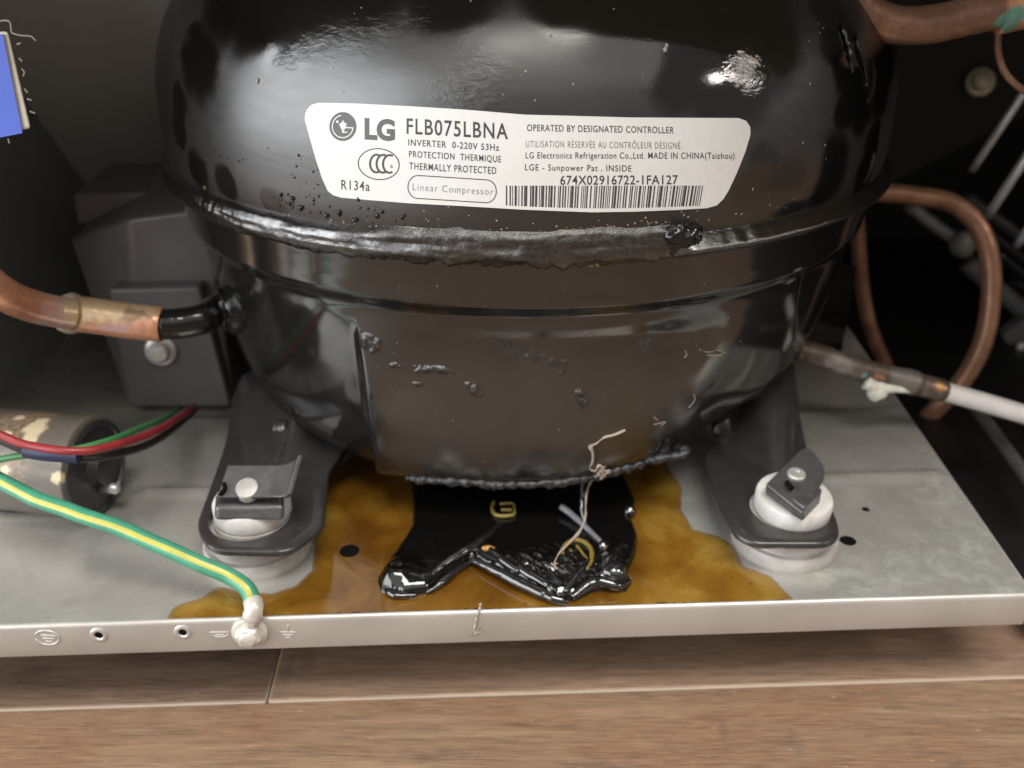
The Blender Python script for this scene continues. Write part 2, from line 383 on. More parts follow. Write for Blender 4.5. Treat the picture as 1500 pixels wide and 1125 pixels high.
def mk_oil():
    t = NT('amber_oil'); n = t.noise(0.05, 6, 0.62, dist=0.8); n2 = t.noise(0.6, 5, 0.65)
    at = t.t.nodes.new('ShaderNodeAttribute'); at.attribute_name = 'film'; thick = at.outputs['Fac']
    ends = t.blobs([(AZ(270, 890), 9), (AZ(345, 880), 9), (AZ(1120, 862), 12), (AZ(1060, 815), 10), (AZ(1000, 835), 12), (AZ(960, 765), 10), (AZ(985, 720), 8), (AZ(470, 760), 7), (AZ(560, 745), 7)], 8, 0.07, 0.8)
    w_ = t.math('ADD', t.math('ADD', t.math('MULTIPLY', thick, 0.02), t.math('MULTIPLY', ends, -0.38)), t.math('ADD', 0.66, t.math('MULTIPLY', t.math('SUBTRACT', n, 0.5), 1.3)))
    c = t.ramp(w_, [(0.0, (0.38, 0.27, 0.08)), (0.3, (0.27, 0.165, 0.03)), (0.6, (0.185, 0.09, 0.011)), (1.0, (0.095, 0.038, 0.004))])
    grit = t.math('MULTIPLY', t.ramp(t.noise(0.7, 5, 0.65), [(0.60, 0), (0.70, 1)]), 0.75)
    c = t.mix(grit, c, (0.07, 0.025, 0.005))
    al = t.ramp(t.math('MULTIPLY', t.math('ADD', thick, t.math('MULTIPLY', t.math('SUBTRACT', n2, 0.5), 1.2)), 0.2), [(0.0, 0.0), (0.14, 0.45), (0.32, 0.85), (0.6, 0.97)])
    t.set(Base_Color=c, Alpha=al, IOR=1.65, Roughness=t.mixf(n2, 0.03, 0.11), Normal=t.bump(n, 0.10, 0.8)); return t.m
M_oil = mk_oil()
def mk_copper(name, a, b, rough=0.38, green=None, tint=None):
    t = NT(name); n = t.noise(0.16, 5, 0.6); n2 = t.noise(0.9, 5, 0.65)
    c = t.mix(t.ramp(n, [(0.38, 0), (0.62, 1)]), a, b)
    c = t.mix(t.math('MULTIPLY', t.ramp(t.noise(0.07, 4, 0.6), [(0.45, 0), (0.65, 1)]), 0.5), c, tuple(x*0.5 for x in b))
    c = t.mix(t.math('MULTIPLY', t.ramp(n2, [(0.5, 0), (0.7, 1)]), 0.6), c, tuple(x*0.55 for x in b))
    met = 0.35
    for lst, colr, k in (tint or []):
        m = t.blobs(lst, 2.0, 0.4, 0.3); c = t.mix(t.math('MULTIPLY', m, k), c, colr)
    if green:
        m = t.blobs(green, 0.8, 0.5, 0.25); c = t.mix(m, c, (0.10, 0.22, 0.17)); met = t.mixf(m, 0.35, 0.0)
    t.set(Base_Color=c, Metallic=met, Roughness=t.mixf(n2, rough-0.1, rough+0.12), Normal=t.bump(n2, 0.12, 0.3)); return t.m
M_cop_dark = mk_copper('brown_copper', (0.36, 0.19, 0.12), (0.24, 0.125, 0.085))
M_white_rubber = simple('white_rubber', (0.47, 0.445, 0.42), (0.27, 0.25, 0.225), 0.48, 0, 0.12, 0.1, 1.2)
M_white_nylon = simple('white_nylon', (0.66, 0.64, 0.62), (0.45, 0.43, 0.40), 0.38, 0, 0.16, 0.08)
M_clip = simple('grey_spring_steel', (0.11, 0.106, 0.106), (0.075, 0.073, 0.073), 0.34, 0.45, 0.25, 0.08, 1.2)
M_rivet = simple('worn_rivet', (0.52, 0.50, 0.47), (0.36, 0.35, 0.33), 0.35, 0.5, 0.8, 0.2)
M_boxp = simple('dark_grey_plastic', (0.125, 0.113, 0.112), (0.10, 0.093, 0.096), 0.36, 0, 0.08, 0.05, 1.5)
M_wall = simple('cabinet_dark_steel', (0.32, 0.335, 0.31), (0.26, 0.272, 0.255), 0.45, 0, 0.02, 0.04, 1.2)
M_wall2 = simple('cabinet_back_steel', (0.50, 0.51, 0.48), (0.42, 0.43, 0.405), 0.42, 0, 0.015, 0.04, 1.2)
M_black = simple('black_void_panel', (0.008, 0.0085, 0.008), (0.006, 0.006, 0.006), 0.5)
M_blue = simple('blue_sticker', (0.075, 0.14, 0.60), (0.085, 0.155, 0.65), 0.42, 0, 0.1, 0.05)
M_tape = simple('cream_tape', (0.72, 0.68, 0.58), (0.60, 0.56, 0.46), 0.5, 0, 0.3, 0.1)
M_lint = simple('dust_lint', (0.34, 0.30, 0.26), (0.24, 0.22, 0.19), 0.9)
M_thread = simple('dusty_thread', (0.42, 0.34, 0.28), (0.30, 0.24, 0.19), 0.85, 0, 0.8)
M_red = simple('red_wire', (0.30, 0.026, 0.030), (0.20, 0.018, 0.022), 0.38)
M_wblack = simple('black_wire', (0.015, 0.014, 0.013), (0.02, 0.019, 0.018), 0.4)
M_navy = simple('navy_sleeve', (0.012, 0.018, 0.05), (0.016, 0.022, 0.06), 0.45, 0, 0.3)
M_green = simple('green_wire', (0.065, 0.30, 0.19), (0.045, 0.225, 0.14), 0.36)
M_green2 = simple('dark_green_wire', (0.05, 0.21, 0.07), (0.04, 0.17, 0.06), 0.4)
M_yellow = simple('yellow_stripe', (0.46, 0.43, 0.07), (0.36, 0.34, 0.06), 0.36)
M_white_pipe = simple('white_painted_pipe', (0.66, 0.63, 0.60), (0.56, 0.53, 0.50), 0.36, 0, 0.12, 0.06)
M_putty = simple('white_putty', (0.74, 0.73, 0.66), (0.62, 0.60, 0.50), 0.4, 0, 0.4, 0.15)
M_brass = simple('yellow_brass_paint', (0.24, 0.17, 0.035), (0.16, 0.115, 0.025), 0.38, 0.1, 0.8)
M_coil = simple('grey_coil_wire', (0.55, 0.55, 0.54), (0.40, 0.40, 0.39), 0.32, 0.5, 0.2)
def canpt(px, py):
    d = ray(px, py); axd = Vector((0.985, -0.17, 0)).normalized(); c = Vector((AY(132, 662, -84).x, -84, 14.5)); t = 120.0
    while t < 420:
        p = EYE+d.normalized()*t; q = p-c
        if (q-axd*q.dot(axd)).length < 14.2: return p
        t += 0.5
    return p
def mk_can():
    t = NT('painted_can'); n = t.noise(0.25, 5, 0.65); n2 = t.noise(0.7, 6, 0.65)
    c = t.mix(n, (0.15, 0.128, 0.104), (0.095, 0.082, 0.068))
    br = t.blobs([(canpt(20, 622), 6), (canpt(50, 612), 6), (canpt(90, 603), 5), (canpt(20, 690), 4)], 3.5, 0.3, 0.4)
    c = t.mix(t.math('MULTIPLY', br, t.ramp(n2, [(0.42, 0.0), (0.56, 0.9)])), c, (0.26, 0.17, 0.10))
    bl = t.blobs([(canpt(52, 628), 3.0), (canpt(44, 640), 2.0), (canpt(60, 618), 1.8), (canpt(86, 700), 1.9), (canpt(104, 697), 0.8), (canpt(10, 640), 1.6), (canpt(28, 612), 1.5), (canpt(8, 690), 1.5)], 1.6, 0.4, 0.25)
    c = t.mix(t.math('MULTIPLY', bl, 0.92), c, (0.58, 0.48, 0.32))
    t.set(Base_Color=c, Roughness=0.36, Metallic=0.2, Normal=t.bump(t.math('ADD', n2, bl), 0.2, 0.6)); return t.m
M_can = mk_can()
def mk_wood(name, seed, a, b, c, knots=()):
    t = NT(name)
    v = t.map((0.012, 0.16, 0.16), loc=(seed*7.3, seed*3.1, 0), rot=(0, 0, -0.043))
    g1 = t.noise(1.0, 7, 0.68, v=v, dist=1.2)
    v2 = t.map((0.06, 1.5, 1.5), loc=(seed*2.3, seed*5.1, 0), rot=(0, 0, -0.043)); g2 = t.noise(1.0, 4, 0.6, v=v2)
    v3 = t.map((0.022, 0.05, 0.05), loc=(seed*1.3, seed*9.1, 0)); g3 = t.noise(1.0, 3, 0.55, v=v3)
    col = t.mix(t.ramp(g1, [(0.38, 0), (0.60, 1)]), a, b)
    col = t.mix(t.math('MULTIPLY', t.ramp(g3, [(0.44, 0), (0.60, 1)]), 0.8), col, c)
    col = t.mix(t.math('MULTIPLY', t.ramp(g2, [(0.48, 0), (0.66, 1)]), 0.5), col, tuple(x*0.42 for x in a))
    pale = t.math('MULTIPLY', t.ramp(t.noise(0.9, 3, 0.5, v=t.map((0.3, 1, 1))), [(0.68, 0), (0.74, 1)]), 0.4)
    col = t.mix(pale, col, (0.50, 0.40, 0.31))
    if knots:
        m = t.blobs(knots, 2.5, 0.25, 0.5); col = t.mix(t.math('MULTIPLY', m, 0.5), col, (0.09, 0.06, 0.05))
    fib = t.noise(1.0, 4, 0.65, v=t.map((0.12, 3.2, 3.2), rot=(0, 0, -0.043)))
    col = t.mix(t.math('MULTIPLY', t.ramp(fib, [(0.42, 0), (0.62, 1)]), 0.5), col, tuple(x*1.45 for x in a))
    sx = t.t.nodes.new('ShaderNodeSeparateXYZ'); t.link(t.geo.outputs['Normal'], sx.inputs[0])
    edge = t.ramp(sx.outputs[2], [(0.72, 1), (0.97, 0)])
    col = t.mix(t.math('MULTIPLY', edge, 0.8), col, (0.52, 0.43, 0.34))
    t.set(Base_Color=col, Roughness=t.mixf(g2, 0.42, 0.58), Specular_IOR_Level=0.4, Normal=t.bump(g2, 0.10, 0.3)); return t.m

# ================================================================ setting: floor planks
ZF = -31.0
YAW = math.radians(2.45)
def rot(x, y): return (x*math.cos(YAW)-y*math.sin(YAW), x*math.sin(YAW)+y*math.cos(YAW))
floor = obj('floor', (lambda v, f: (v, f))(*box(-700, 700, -1100, 700, ZF-14, ZF-8.2)), M_hole, smooth_=False)
props(floor, 'brown wood plank floor in front of the steel base', None, None, 'structure')
pS = AZ(390, 1028, ZF)                     # where the visible joint meets the long seam
def unrot(p): return (p.x*math.cos(YAW)+p.y*math.sin(YAW), -p.x*math.sin(YAW)+p.y*math.cos(YAW))
jx, sy = unrot(pS)
wood = [mk_wood('plank_wood_light', 1.0, (0.240, 0.156, 0.098), (0.130, 0.081, 0.050), (0.160, 0.083, 0.047), [(AZ(1165, 1085, ZF), (1.4, 4.5, 3)), (AZ(1060, 1075, ZF), (1.0, 5, 3)), (AZ(1345, 1095, ZF), (2.5, 2.2, 3)), (AZ(880, 1122, ZF), (10, 1.6, 3)), (AZ(640, 1110, ZF), (14, 1.4, 3)), (AZ(1395, 1112, ZF), (2.5, 2.2, 3))]),
        mk_wood('plank_wood_grey', 2.7, (0.175, 0.118, 0.083), (0.090, 0.058, 0.041), (0.075, 0.049, 0.036)),
        mk_wood('plank_wood_mid', 4.2, (0.235, 0.157, 0.107), (0.135, 0.088, 0.061), (0.145, 0.088, 0.06), [(AZ(450, 970, ZF), (2.0, 5, 3)), (AZ(425, 975, ZF), (1.2, 7, 3))])]
PW = 150.0
def plank(x0, x1, y0, y1, m):
    g = 0.22; poly = [rot(x0+g, y0+g), rot(x1-g, y0+g), rot(x1-g, y1-g), rot(x0+g, y1-g)]
    o = obj('plank', prism(poly, ZF-8, ZF), m, floor, smooth_=False); bevel(o, 0.7, 2); return o
for r in range(-6, 4):
    y0 = sy+PW*r; y1 = y0+PW
    if r == 0: spl = [(-700, jx, wood[1]), (jx, 700, wood[2])]
    elif r == -1: spl = [(-700, 480, wood[0]), (480, 700, wood[1])]
    else:
        c = -300+((r*373) % 700); spl = [(-700, c, wood[(r+9) % 3]), (c, 700, wood[(r+10) % 3])]
    for x0, x1, m in spl: plank(x0, x1, y0, y1, m)

# ================================================================ base plate
fl, fr = AZ(-260, 922), AZ(1509, 867.7)
bl_, br_ = Vector((-182, 190, 0)), Vector((138.5, 160, 0))
t0 = (-182-fl.x)/(fr.x-fl.x); fl = fl.lerp(fr, t0)
base = thing('base_plate', 'grey galvanised steel base plate with folded front rail under the compressor', 'base plate', (0, -120, 0))
def plate_h(x, y):
    z = 0.0
    d = Vector((x, y, 0))
    for (a, b, wid, hh) in RIBS:
        ab = b-a; t = max(0, min(1, (d-a).dot(ab)/ab.dot(ab))); q = (d-(a+ab*t)).length
        z += hh*smooth(1-q/wid)
    return z
RIBS = [(AZ(215, 722), AZ(330, 722), 3.2, 1.7), (AZ(0, 757), AZ(120, 757), 3.2, 1.3), (AZ(-80, 757), AZ(0, 757), 4, 0.7), (AZ(265, 618), AZ(345, 618), 4, 1.4), (AZ(1212, 702), AZ(1370, 697), 4.0, 1.5), (AZ(1160, 607), AZ(1320, 602), 4.5, 0.8), (AZ(75, 505), AZ(160, 470), 5, 1.5)]
nx, ny = 160, 150
V, Fc = [], []
for j in range(ny+1):
    for i in range(nx+1):
        u, v = i/nx, (j/ny)**1.25
        p = fl.lerp(fr, u).lerp(bl_.lerp(br_, u), v); V.append((p.x, p.y, plate_h(p.x, p.y)))
for j in range(ny):
    for i in range(nx): a = j*(nx+1)+i; Fc.append((a, a+1, a+nx+2, a+nx+1))
obj('plate', (V, Fc), M_steel, base)
RH = 9.6
fd = (fr-fl).normalized(); fn = Vector((fd.y, -fd.x, 0))
def rail_vf():
    prof = [(0.0, 0.0), (0.35, -0.06), (0.7, -0.3), (0.95, -0.7), (1.0, -1.2), (1.0, -RH+0.3), (0.85, -RH), (-0.4, -RH), (-0.6, -RH+0.4), (-0.6, -0.6), (-0.6, -0.2)]
    V, Fc = [], []; n = 60
    for i in range(n+1):
        p = fl.lerp(fr, i/n)
        for o, z in prof: q = p+fn*o; V.append((q.x, q.y, z+0.06*N(i*0.4, z*0.2, 1)))
    k = len(prof)
    for i in range(n):
        for j in range(k-1): a = i*k+j; Fc.append((a, a+1, a+k+1, a+k))
    Fc.append(tuple(range(k))); Fc.append(tuple(n*k+q for q in range(k-1, -1, -1)))
    return V, Fc
rm = NT('rail_steel'); rn = rm.noise(0.4, 4); rg = rm.noise(0.05, 3)
rm.set(Base_Color=rm.mix(rm.ramp(rg, [(0.35, 0), (0.7, 1)]), (0.55, 0.53, 0.49), (0.46, 0.44, 0.41)), Metallic=0.5, Roughness=rm.mixf(rm.noise(0.12, 5), 0.28, 0.42), Normal=rm.bump(rm.noise(1.0, 4, 0.6, v=rm.map((0.03, 0.8, 0.8))), 0.06, 0.3))
sharp(obj('front_rail', rail_vf(), rm.m, base), 50)
# strip along the right edge: a small turned-down lip
e0, e1 = fr, br_
V = []
for p in (e0, e1): V += [(p.x, p.y, 0.0), (p.x+0.9, p.y, -0.4), (p.x+1.2, p.y, -9), (p.x, p.y, -9)]
obj('side_lip', (V, [(0, 1, 5, 4), (1, 2, 6, 5), (2, 3, 7, 6)]), M_mark, base, smooth_=False)
def RF(px, py, off=0.0):
    """point on the front face of the rail"""
    p0 = fl+fn*(1.0+off); d = ray(px, py); t = (p0-EYE).dot(fn)/d.dot(fn); return EYE+d*t
def disc(c, nrm, r, th, seg=24): return lathe([(r, -0.2), (r, th*0.6), (r*0.9, th)], c, nrm, seg)
up = Vector((0, 0, 1))
for px, py, r in ((512, 808, 2.6), (1242, 792, 2.2), (1268, 746, 1.1), (25, 738, 1.6)):
    obj('drilled_hole', disc(AZ(px, py, 0), up, r, 0.03 if px != 512 else 0.6), M_hole, base, smooth_=False)
for px, py in ((145, 930), (268, 926)):
    c = RF(px, py); V, Fc = lathe([(2.3, -0.1), (2.0, 0.25), (1.35, 0.45), (1.0, 0.2), (0.9, -0.3)], c, fn, 24, False)
    obj('screw_dimple', (V, Fc), rm.m, base)
    obj('screw_dimple_hole', disc(c, fn, 0.95, 0.12, 18), M_hole, base, smooth_=False)
def markline(pts, r=0.16): return tube([RF(x, y, 0.06) for x, y in pts], r, 6, 3)
def ell(cx, cy, rx, ry, a0=0, a1=360, n=28, rotd=0.0):
    c, s = math.cos(math.radians(rotd)), math.sin(math.radians(rotd)); out = []
    for i in range(n+1):
        a = math.radians(lerp(a0, a1, i/n)); x, y = rx*math.cos(a), ry*math.sin(a); out.append((cx+x*c-y*s, cy+x*s+y*c))
    return out
obj('earth_symbol', join(markline(ell(69, 934, 18, 10, -170, 150, rotd=8), 0.2), markline([(60, 930), (84, 932)]), markline([(63, 934.5), (81, 936)]), markline([(67, 939), (78, 940)])), M_mark, base)
obj('earth_symbol', join(markline(ell(322, 926, 14, 7, 0, 180)), markline([(308, 926), (336, 926)]), markline([(315, 930), (330, 930)])), M_mark, base)
obj('earth_symbol', join(markline([(422, 915), (422, 926)]), markline([(409, 926), (435, 926)]), markline([(413, 930), (431, 930)]), markline([(417, 934), (427, 934)])), M_mark, base)

# ================================================================ compressor
comp = thing('compressor', 'large glossy black round compressor with a white data label', 'compressor', (0, 0, 0))
def shell_vf(z0, z1, nz, na, under=False, jig=None):
    V, Fc = [], []
    zs = [lerp(z0, z1, i/nz) for i in range(nz+1)] if not isinstance(z0, list) else z0
    for z in zs:
        for k in range(na):
            a = 2*math.pi*k/na; p = shellpt(z, a)
            V.append(p)
    for i in range(len(zs)-1):
        for k in range(na):
            k2 = (k+1) % na; Fc.append((i*na+k, i*na+k2, (i+1)*na+k2, (i+1)*na+k))
    return V, Fc
zup = [ZS+z for z in [-2+0.0] + [0, 2, 4, 6, 8, 11, 14, 17, 20, 23, 26, 29, 32, 35, 38, 41, 44, 47, 50, 53, 56, 59, 62, 64, 66, 68, 70, 71.5, 73, 74, 74.8, 75.2]]
zlo = [ZS+z for z in [-80.4, -80, -79.4, -78.6, -77.7, -76.8, -75.9, -75, -74, -73, -72, -70.5, -69, -67, -65, -63, -60, -57, -54, -51, -48, -45, -42, -39, -36, -33, -30, -28, -26.5, -25, -24, -23, -22, -21.3, -20.7, -20, -19.4, -18.8, -18.2, -17.6, -17, -16, -14.5, -12, -10, -8, -6.5, -5, -3.5, -2.1]]
lower = obj('lower_shell', shell_vf(zlo, 0, 0, 520), M_low, comp)
upper = obj('upper_shell', shell_vf(zup, 0, 0, 360), M_dome, comp)

# weld bead: (angle from photo x) groove on the left, dull flaky bead in the middle, smooth glossy bead on the right
def ang(px, py): p = SH(px, py); return math.atan2(p.x, -p.y)
A_knot = ang(992, 345); A_l = ang(470, 330); A_d0 = ang(500, 345)
def bead_vf():
    V, Fc = [], []; na, npf = 1500, 22
    for k in range(na):
        a = -math.pi + 2*math.pi*k/na
        x, y = math.sin(a)*110, -math.cos(a)*110
        right = smooth((a-A_knot)/0.03); left = 1-smooth((a-A_l)/0.25); mid = (1-right)*(1-left)
        drop = 0.6*N(a*3, 0, 5)
        for j in range(npf):
            s = j/(npf-1)               # 0 top .. 1 bottom
            z = lerp(3.6, -6.6, s)
            q = abs((s-0.60)/0.40) if s > 0.60 else abs((s-0.60)/0.46)
            h = (2.3-0.5*mid)*max(0, 1-q**2.6)
            # groove over the bead, deep on the left, shallow elsewhere
            g = math.exp(-((s-0.17)/0.12)**2); h -= g*(2.3*left+0.5*right)
            if right > 0:
                wob = 0.03*N(a*14, 2)+0.02*N(a*40, 5); h += right*(-1.5*math.exp(-((s-0.36-wob)/0.10)**2) + 2.0*math.exp(-((s-0.70-wob)/0.13)**2) - 0.9)
            h += mid*(0.5*math.exp(-((s-0.24)/0.14)**2) - 0.6*math.exp(-((s-0.5)/0.05)**2)*(0.5+N(a*5, 3)) - 0.7*smooth((s-0.72)/0.2)*smooth(0.5+1.6*N(a*7, 8)))
            rough = 0.55*N(x, y, z, 0.22)+0.30*N(x, y, z*1.3, 0.6)+0.22*N(x, y, z, 1.4)
            env = smooth(s/0.08)*smooth((1-s)/0.06)
            streak = 0.9*N(a*16, s*5.0, 2)+0.5*N(a*45, s*9, 6)
            strk2 = N(a*9, s*9.0, 12)+0.5*N(a*28, s*14, 16)
            h += env*(0.26*rough*(mid+0.8*left+0.25*right)) + env*left*(0.14*N(a*70, s*2.5, 7)+0.40*strk2) + env*mid*(0.35*streak+0.30*strk2)
            lowedge = (mid+0.5*left)*max(0, s-0.78)*5*(N(x, y, 9, 0.5)+0.6*N(x, y, 3, 1.3))
            rr = 108.7 + h - 0.8*(1-env)
            zz = ZS+z+drop*0.7+lowedge
            V.append((math.sin(a)*rr, -math.cos(a)*rr, zz))
    for k in range(na):
        k2 = (k+1) % na
        for j in range(npf-1): Fc.append((k*npf+j, k*npf+j+1, k2*npf+j+1, k2*npf+j))
    return V, Fc
bead = obj('weld_bead', bead_vf(), M_weld, comp)
# the lump where the weld run ends
def lump(c, nrm, sx, sy, sz, amp, sc, seed, seg=36):
    V, Fc = [], []; u = Vector((0, 0, 1)).cross(nrm).normalized(); v = nrm.cross(u)
    for i in range(seg//2+1):
        th = math.pi*i/(seg//2)
        for k in range(seg):
            ph = 2*math.pi*k/seg; d = Vector((math.sin(th)*math.cos(ph), math.sin(th)*math.sin(ph), math.cos(th)))
            r = 1+amp*N(d.x+seed, d.y, d.z, sc)+amp*0.5*N(d.x+seed, d.y, d.z, sc*2.7)
            V.append(c + u*d.x*sx*r + v*d.y*sy*r + nrm*d.z*sz*r)
    for i in range(seg//2):
        for k in range(seg): k2 = (k+1) % seg; Fc.append((i*seg+k, i*seg+k2, (i+1)*seg+k2, (i+1)*seg+k))
    return V, Fc
pk = SH(995, 348, 1.0)
obj('weld_lump', lump(pk, SN(pk), 4.6, 3.9, 2.3, 0.45, 1.7, 3), M_gloss, comp)
pk2 = SH(1018, 350, 1.2)
obj('weld_lump', lump(pk2, SN(pk2), 1.6, 2.6, 1.4, 0.4, 2, 8, 24), M_gloss, comp)
# spatter and paint flakes along the weld edges
def bits(name, spots, mat, parent, label=None):
    vfs = []
    for px, py, r, k in spots:
        p = SH(px, py, r*0.25); vfs.append(lump(p, SN(p), r, r*random.uniform(0.7, 1.5), r*k, 0.5, 1.6, random.random()*90, 10))
    o = obj(name, join(*vfs), mat, parent); props(o, label, None, None, 'stuff'); return o
sp_ = []
for i in range(45):
    px = random.uniform(395, 620); py = 296+ (px-395)*0.135 + random.gauss(0, 9) + 4
    sp_.append((px, py-6, abs(random.gauss(0.16, 0.10))+0.07, 0.5))
for i in range(35): sp_.append((random.uniform(300, 470), random.uniform(215, 300), random.uniform(0.1, 0.28), 0.7))
for x, y in ((411, 285), (428, 290), (424, 299), (440, 305), (497, 312), (478, 316), (552, 316), (520, 322)): sp_.append((x, y, random.uniform(0.45, 0.75), 0.9))
bits('weld_spatter', sp_, M_gloss, comp)
fl_ = []
for i in range(70):
    px = random.uniform(300, 1180); py = table([(240, 258), (330, 300), (480, 324), (640, 336), (770, 340), (900, 332), (980, 322), (1180, 300)], px)+random.gauss(0, 4)
    fl_.append((px, py, random.uniform(0.08, 0.22), 0.5))
bits('dust_speck', fl_ + [(random.uniform(480, 1240), random.uniform(0, 330), random.uniform(0.08, 0.2), 0.5) for i in range(80)] + [(random.uniform(520, 1130), random.uniform(380, 690), random.uniform(0.06, 0.16), 0.5) for i in range(50)]
     + [(975, 72, 0.5, 0.4), (977, 66, 0.35, 0.4), (377, 118, 0.45, 0.5), (770, 105, 0.28, 0.5), (806, 52, 0.3, 0.5)], M_lint, comp)
M_amberflake = simple('amber_flake', (0.30, 0.18, 0.07), (0.16, 0.09, 0.04), 0.3)
fa = [(860+i*3.2+random.gauss(0, 2), 386+random.gauss(0, 2.0)-i*0.05, random.uniform(0.25, 0.6), 0.3) for i in range(14)] + [(830+i*10, 338-i*0.9+random.gauss(0, 2.5), random.uniform(0.1, 0.28), 0.3) for i in range(15)] + [(225+i*22, 255+i*14, 0.35, 0.5) for i in range(3)] + [(265, 262, 0.5, 0.5), (300, 275, 0.4, 0.5)]
bits('amber_flake', fa, M_amberflake, comp)

# pipe stub with its rings
C0 = SH(338, 452); cN = Vector((-0.93, -0.34, 0.03)).normalized()
ys = C0.y
stub_pts = [C0 - cN*3, C0 + cN*4, AY(300, 466, ys-9), AY(270, 473, ys-11), AY(238, 475.5, ys-12)]
def stub_r(t, a): return 4.3 if t > 0.3 else lerp(5.0, 4.3, smooth(t/0.3))
stub = obj('pipe_stub', tube(stub_pts, stub_r, 24, 10, jig=lambda p, a: 0.12*N(p.x, p.y, p.z, 0.9)), M_gloss, comp)
obj('pipe_collar', lathe([(7.6, -6), (7.6, 0.3), (7.3, 0.8), (6.7, 1.0), (6.4, 1.6), (6.6, 2.0), (6.6, 2.7), (6.2, 3.2), (5.2, 3.4), (4.5, 4.4)], C0, cN, 56), M_gloss, comp)

# mounting legs: flat feet welded to the shell
def leg(name_pts, z, th, hole, r, tilt, edge):
    poly = roundpoly(name_pts, r, 6)
    fnz = lambda x, y, zz: (x, y, zz + tilt(x, y))
    # plate with a round opening for the rubber mount: strips between outline and hole
    n = 96; cx, cy, hr = hole
    def onpoly(a):
        d = Vector((math.cos(a), math.sin(a))); best = None
        for i in range(len(poly)):
            p, q = Vector(poly[i]), Vector(poly[(i+1) % len(poly)]); e = q-p
            den = d.x*e.y-d.y*e.x
            if abs(den) < 1e-9: continue
            wv = p-Vector((cx, cy)); t = (wv.x*e.y-wv.y*e.x)/den; s = (wv.x*d.y-wv.y*d.x)/den
            if t > 0 and -1e-6 <= s <= 1+1e-6 and (best is None or t < best): best = t
        return (cx+d.x*(best or hr+1), cy+d.y*(best or hr+1))
    V, Fc = [], []
    for k in range(n):
        a = 2*math.pi*k/n; o = onpoly(a); i_ = (cx+math.cos(a)*hr, cy+math.sin(a)*hr)
        oc = Vector(o)-Vector((cx, cy)); o2 = Vector((cx, cy))+oc*(1-0.5/oc.length)
        for (x, y), zz in ((i_, z), (i_, z+th), ((lerp(i_[0], o2[0], 0.33), lerp(i_[1], o2[1], 0.33)), z+th), ((lerp(i_[0], o2[0], 0.66), lerp(i_[1], o2[1], 0.66)), z+th), (o2, z+th), (o, z+th-0.5), (o, z+0.4), (o2, z)):
            V.append(fnz(x, y, zz))
    m = 8
    for k in range(n):
        k2 = (k+1) % n
        for j in range(m): j2 = (j+1) % m; Fc.append((k*m+j, k*m+j2, k2*m+j2, k2*m+j))
    return V, Fc
ZL = 9.4
L_ = [tuple(AZ(x, y, ZL+2).to_2d()) for x, y in ((349, 598), (286, 772), (310, 806), (424, 808), (474, 770), (482, 690), (520, 640), (470, 570))]
hL = AZ(366, 757, ZL+2); hR = AZ(1155, 745, ZL+2)
def tiltL(x, y): return 26*smooth((y+70)/60.0)**1.0 if y > -70 else 0.0
lg = obj('mounting_leg', leg(L_, ZL, 2.0, (hL.x, hL.y, 10.4), [2, 5, 4, 3, 3, 2, 2, 2], tiltL, 1), M_blackmetal, comp); sharp(lg, 50)
R_ = [tuple(AZ(x, y, ZL+2).to_2d()) for x, y in ((1100, 560), (1030, 668), (1040, 710), (1078, 783), (1105, 796), (1212, 796), (1230, 785), (1228, 765), (1180, 650), (1150, 575))]
lr = obj('mounting_leg', leg(R_, ZL, 2.0, (hR.x, hR.y, 10.4), [2, 3, 4, 3, 3, 3, 4, 4, 3, 2], tiltL, 1), M_blackmetal, comp); sharp(lr, 50)
pw = AZ(413, 634, 15)
obj('leg_weld', lump(pw, Vector((0.2, -0.8, 0.6)).normalized(), 3.0, 4.2, 2.6, 0.25, 1.5, 2, 24), M_blackmetal, comp)
pw = AZ(1056, 622, 15)
obj('leg_weld', lump(pw, Vector((-0.3, -0.8, 0.6)).normalized(), 3.0, 4.2, 2.6, 0.25, 1.5, 5, 24), M_blackmetal, comp)
# shell bump on the right side and vertical seam
obj('side_seam', tube([SH(1176, 400, 0.2), SH(1168, 440, 0.2), SH(1165, 480, 0.2), SH(1163, 500, 0.0)], 0.22, 8, 6), M_gloss, comp)

# crust patches on the front pad
M_crust = simple('blistered_paint', (0.04, 0.036, 0.033), (0.022, 0.02, 0.019), 0.2, 0, 0.5, 0.3, 2.0, 0.1, 0.6)
def crust(poly, hgt, sc, seed, cell=2.2, off=0.0, rimpx=3):
    xs = [p[0] for p in poly]; ys = [p[1] for p in poly]; idx = {}; V, Fc = [], []
    nx = int((max(xs)-min(xs)+2*rimpx)/cell)+2; ny = int((max(ys)-min(ys)+2*rimpx)/cell)+2
    for j in range(ny):
        for i in range(nx):
            x = min(xs)-rimpx+i*cell; y = min(ys)-rimpx+j*cell
            d = sdist((x, y), poly)+2.5*N(x, y, seed, 0.09)
            if d > -rimpx:
                h = -0.12+smooth((d+rimpx*0.4)/5)*(0.15+hgt*(0.5+0.9*N(x, y, seed, sc)+0.5*N(x, y, seed+5, sc*2.3)))
                idx[i, j] = len(V); V.append(SH(x, y, h+off) if abs(h) < 5 else SH(x, y))
    for j in range(ny-1):
        for i in range(nx-1):
            q = [(i, j), (i, j+1), (i+1, j+1), (i+1, j)]
            if all(k in idx for k in q): Fc.append(tuple(idx[k] for k in q))
    return V, Fc
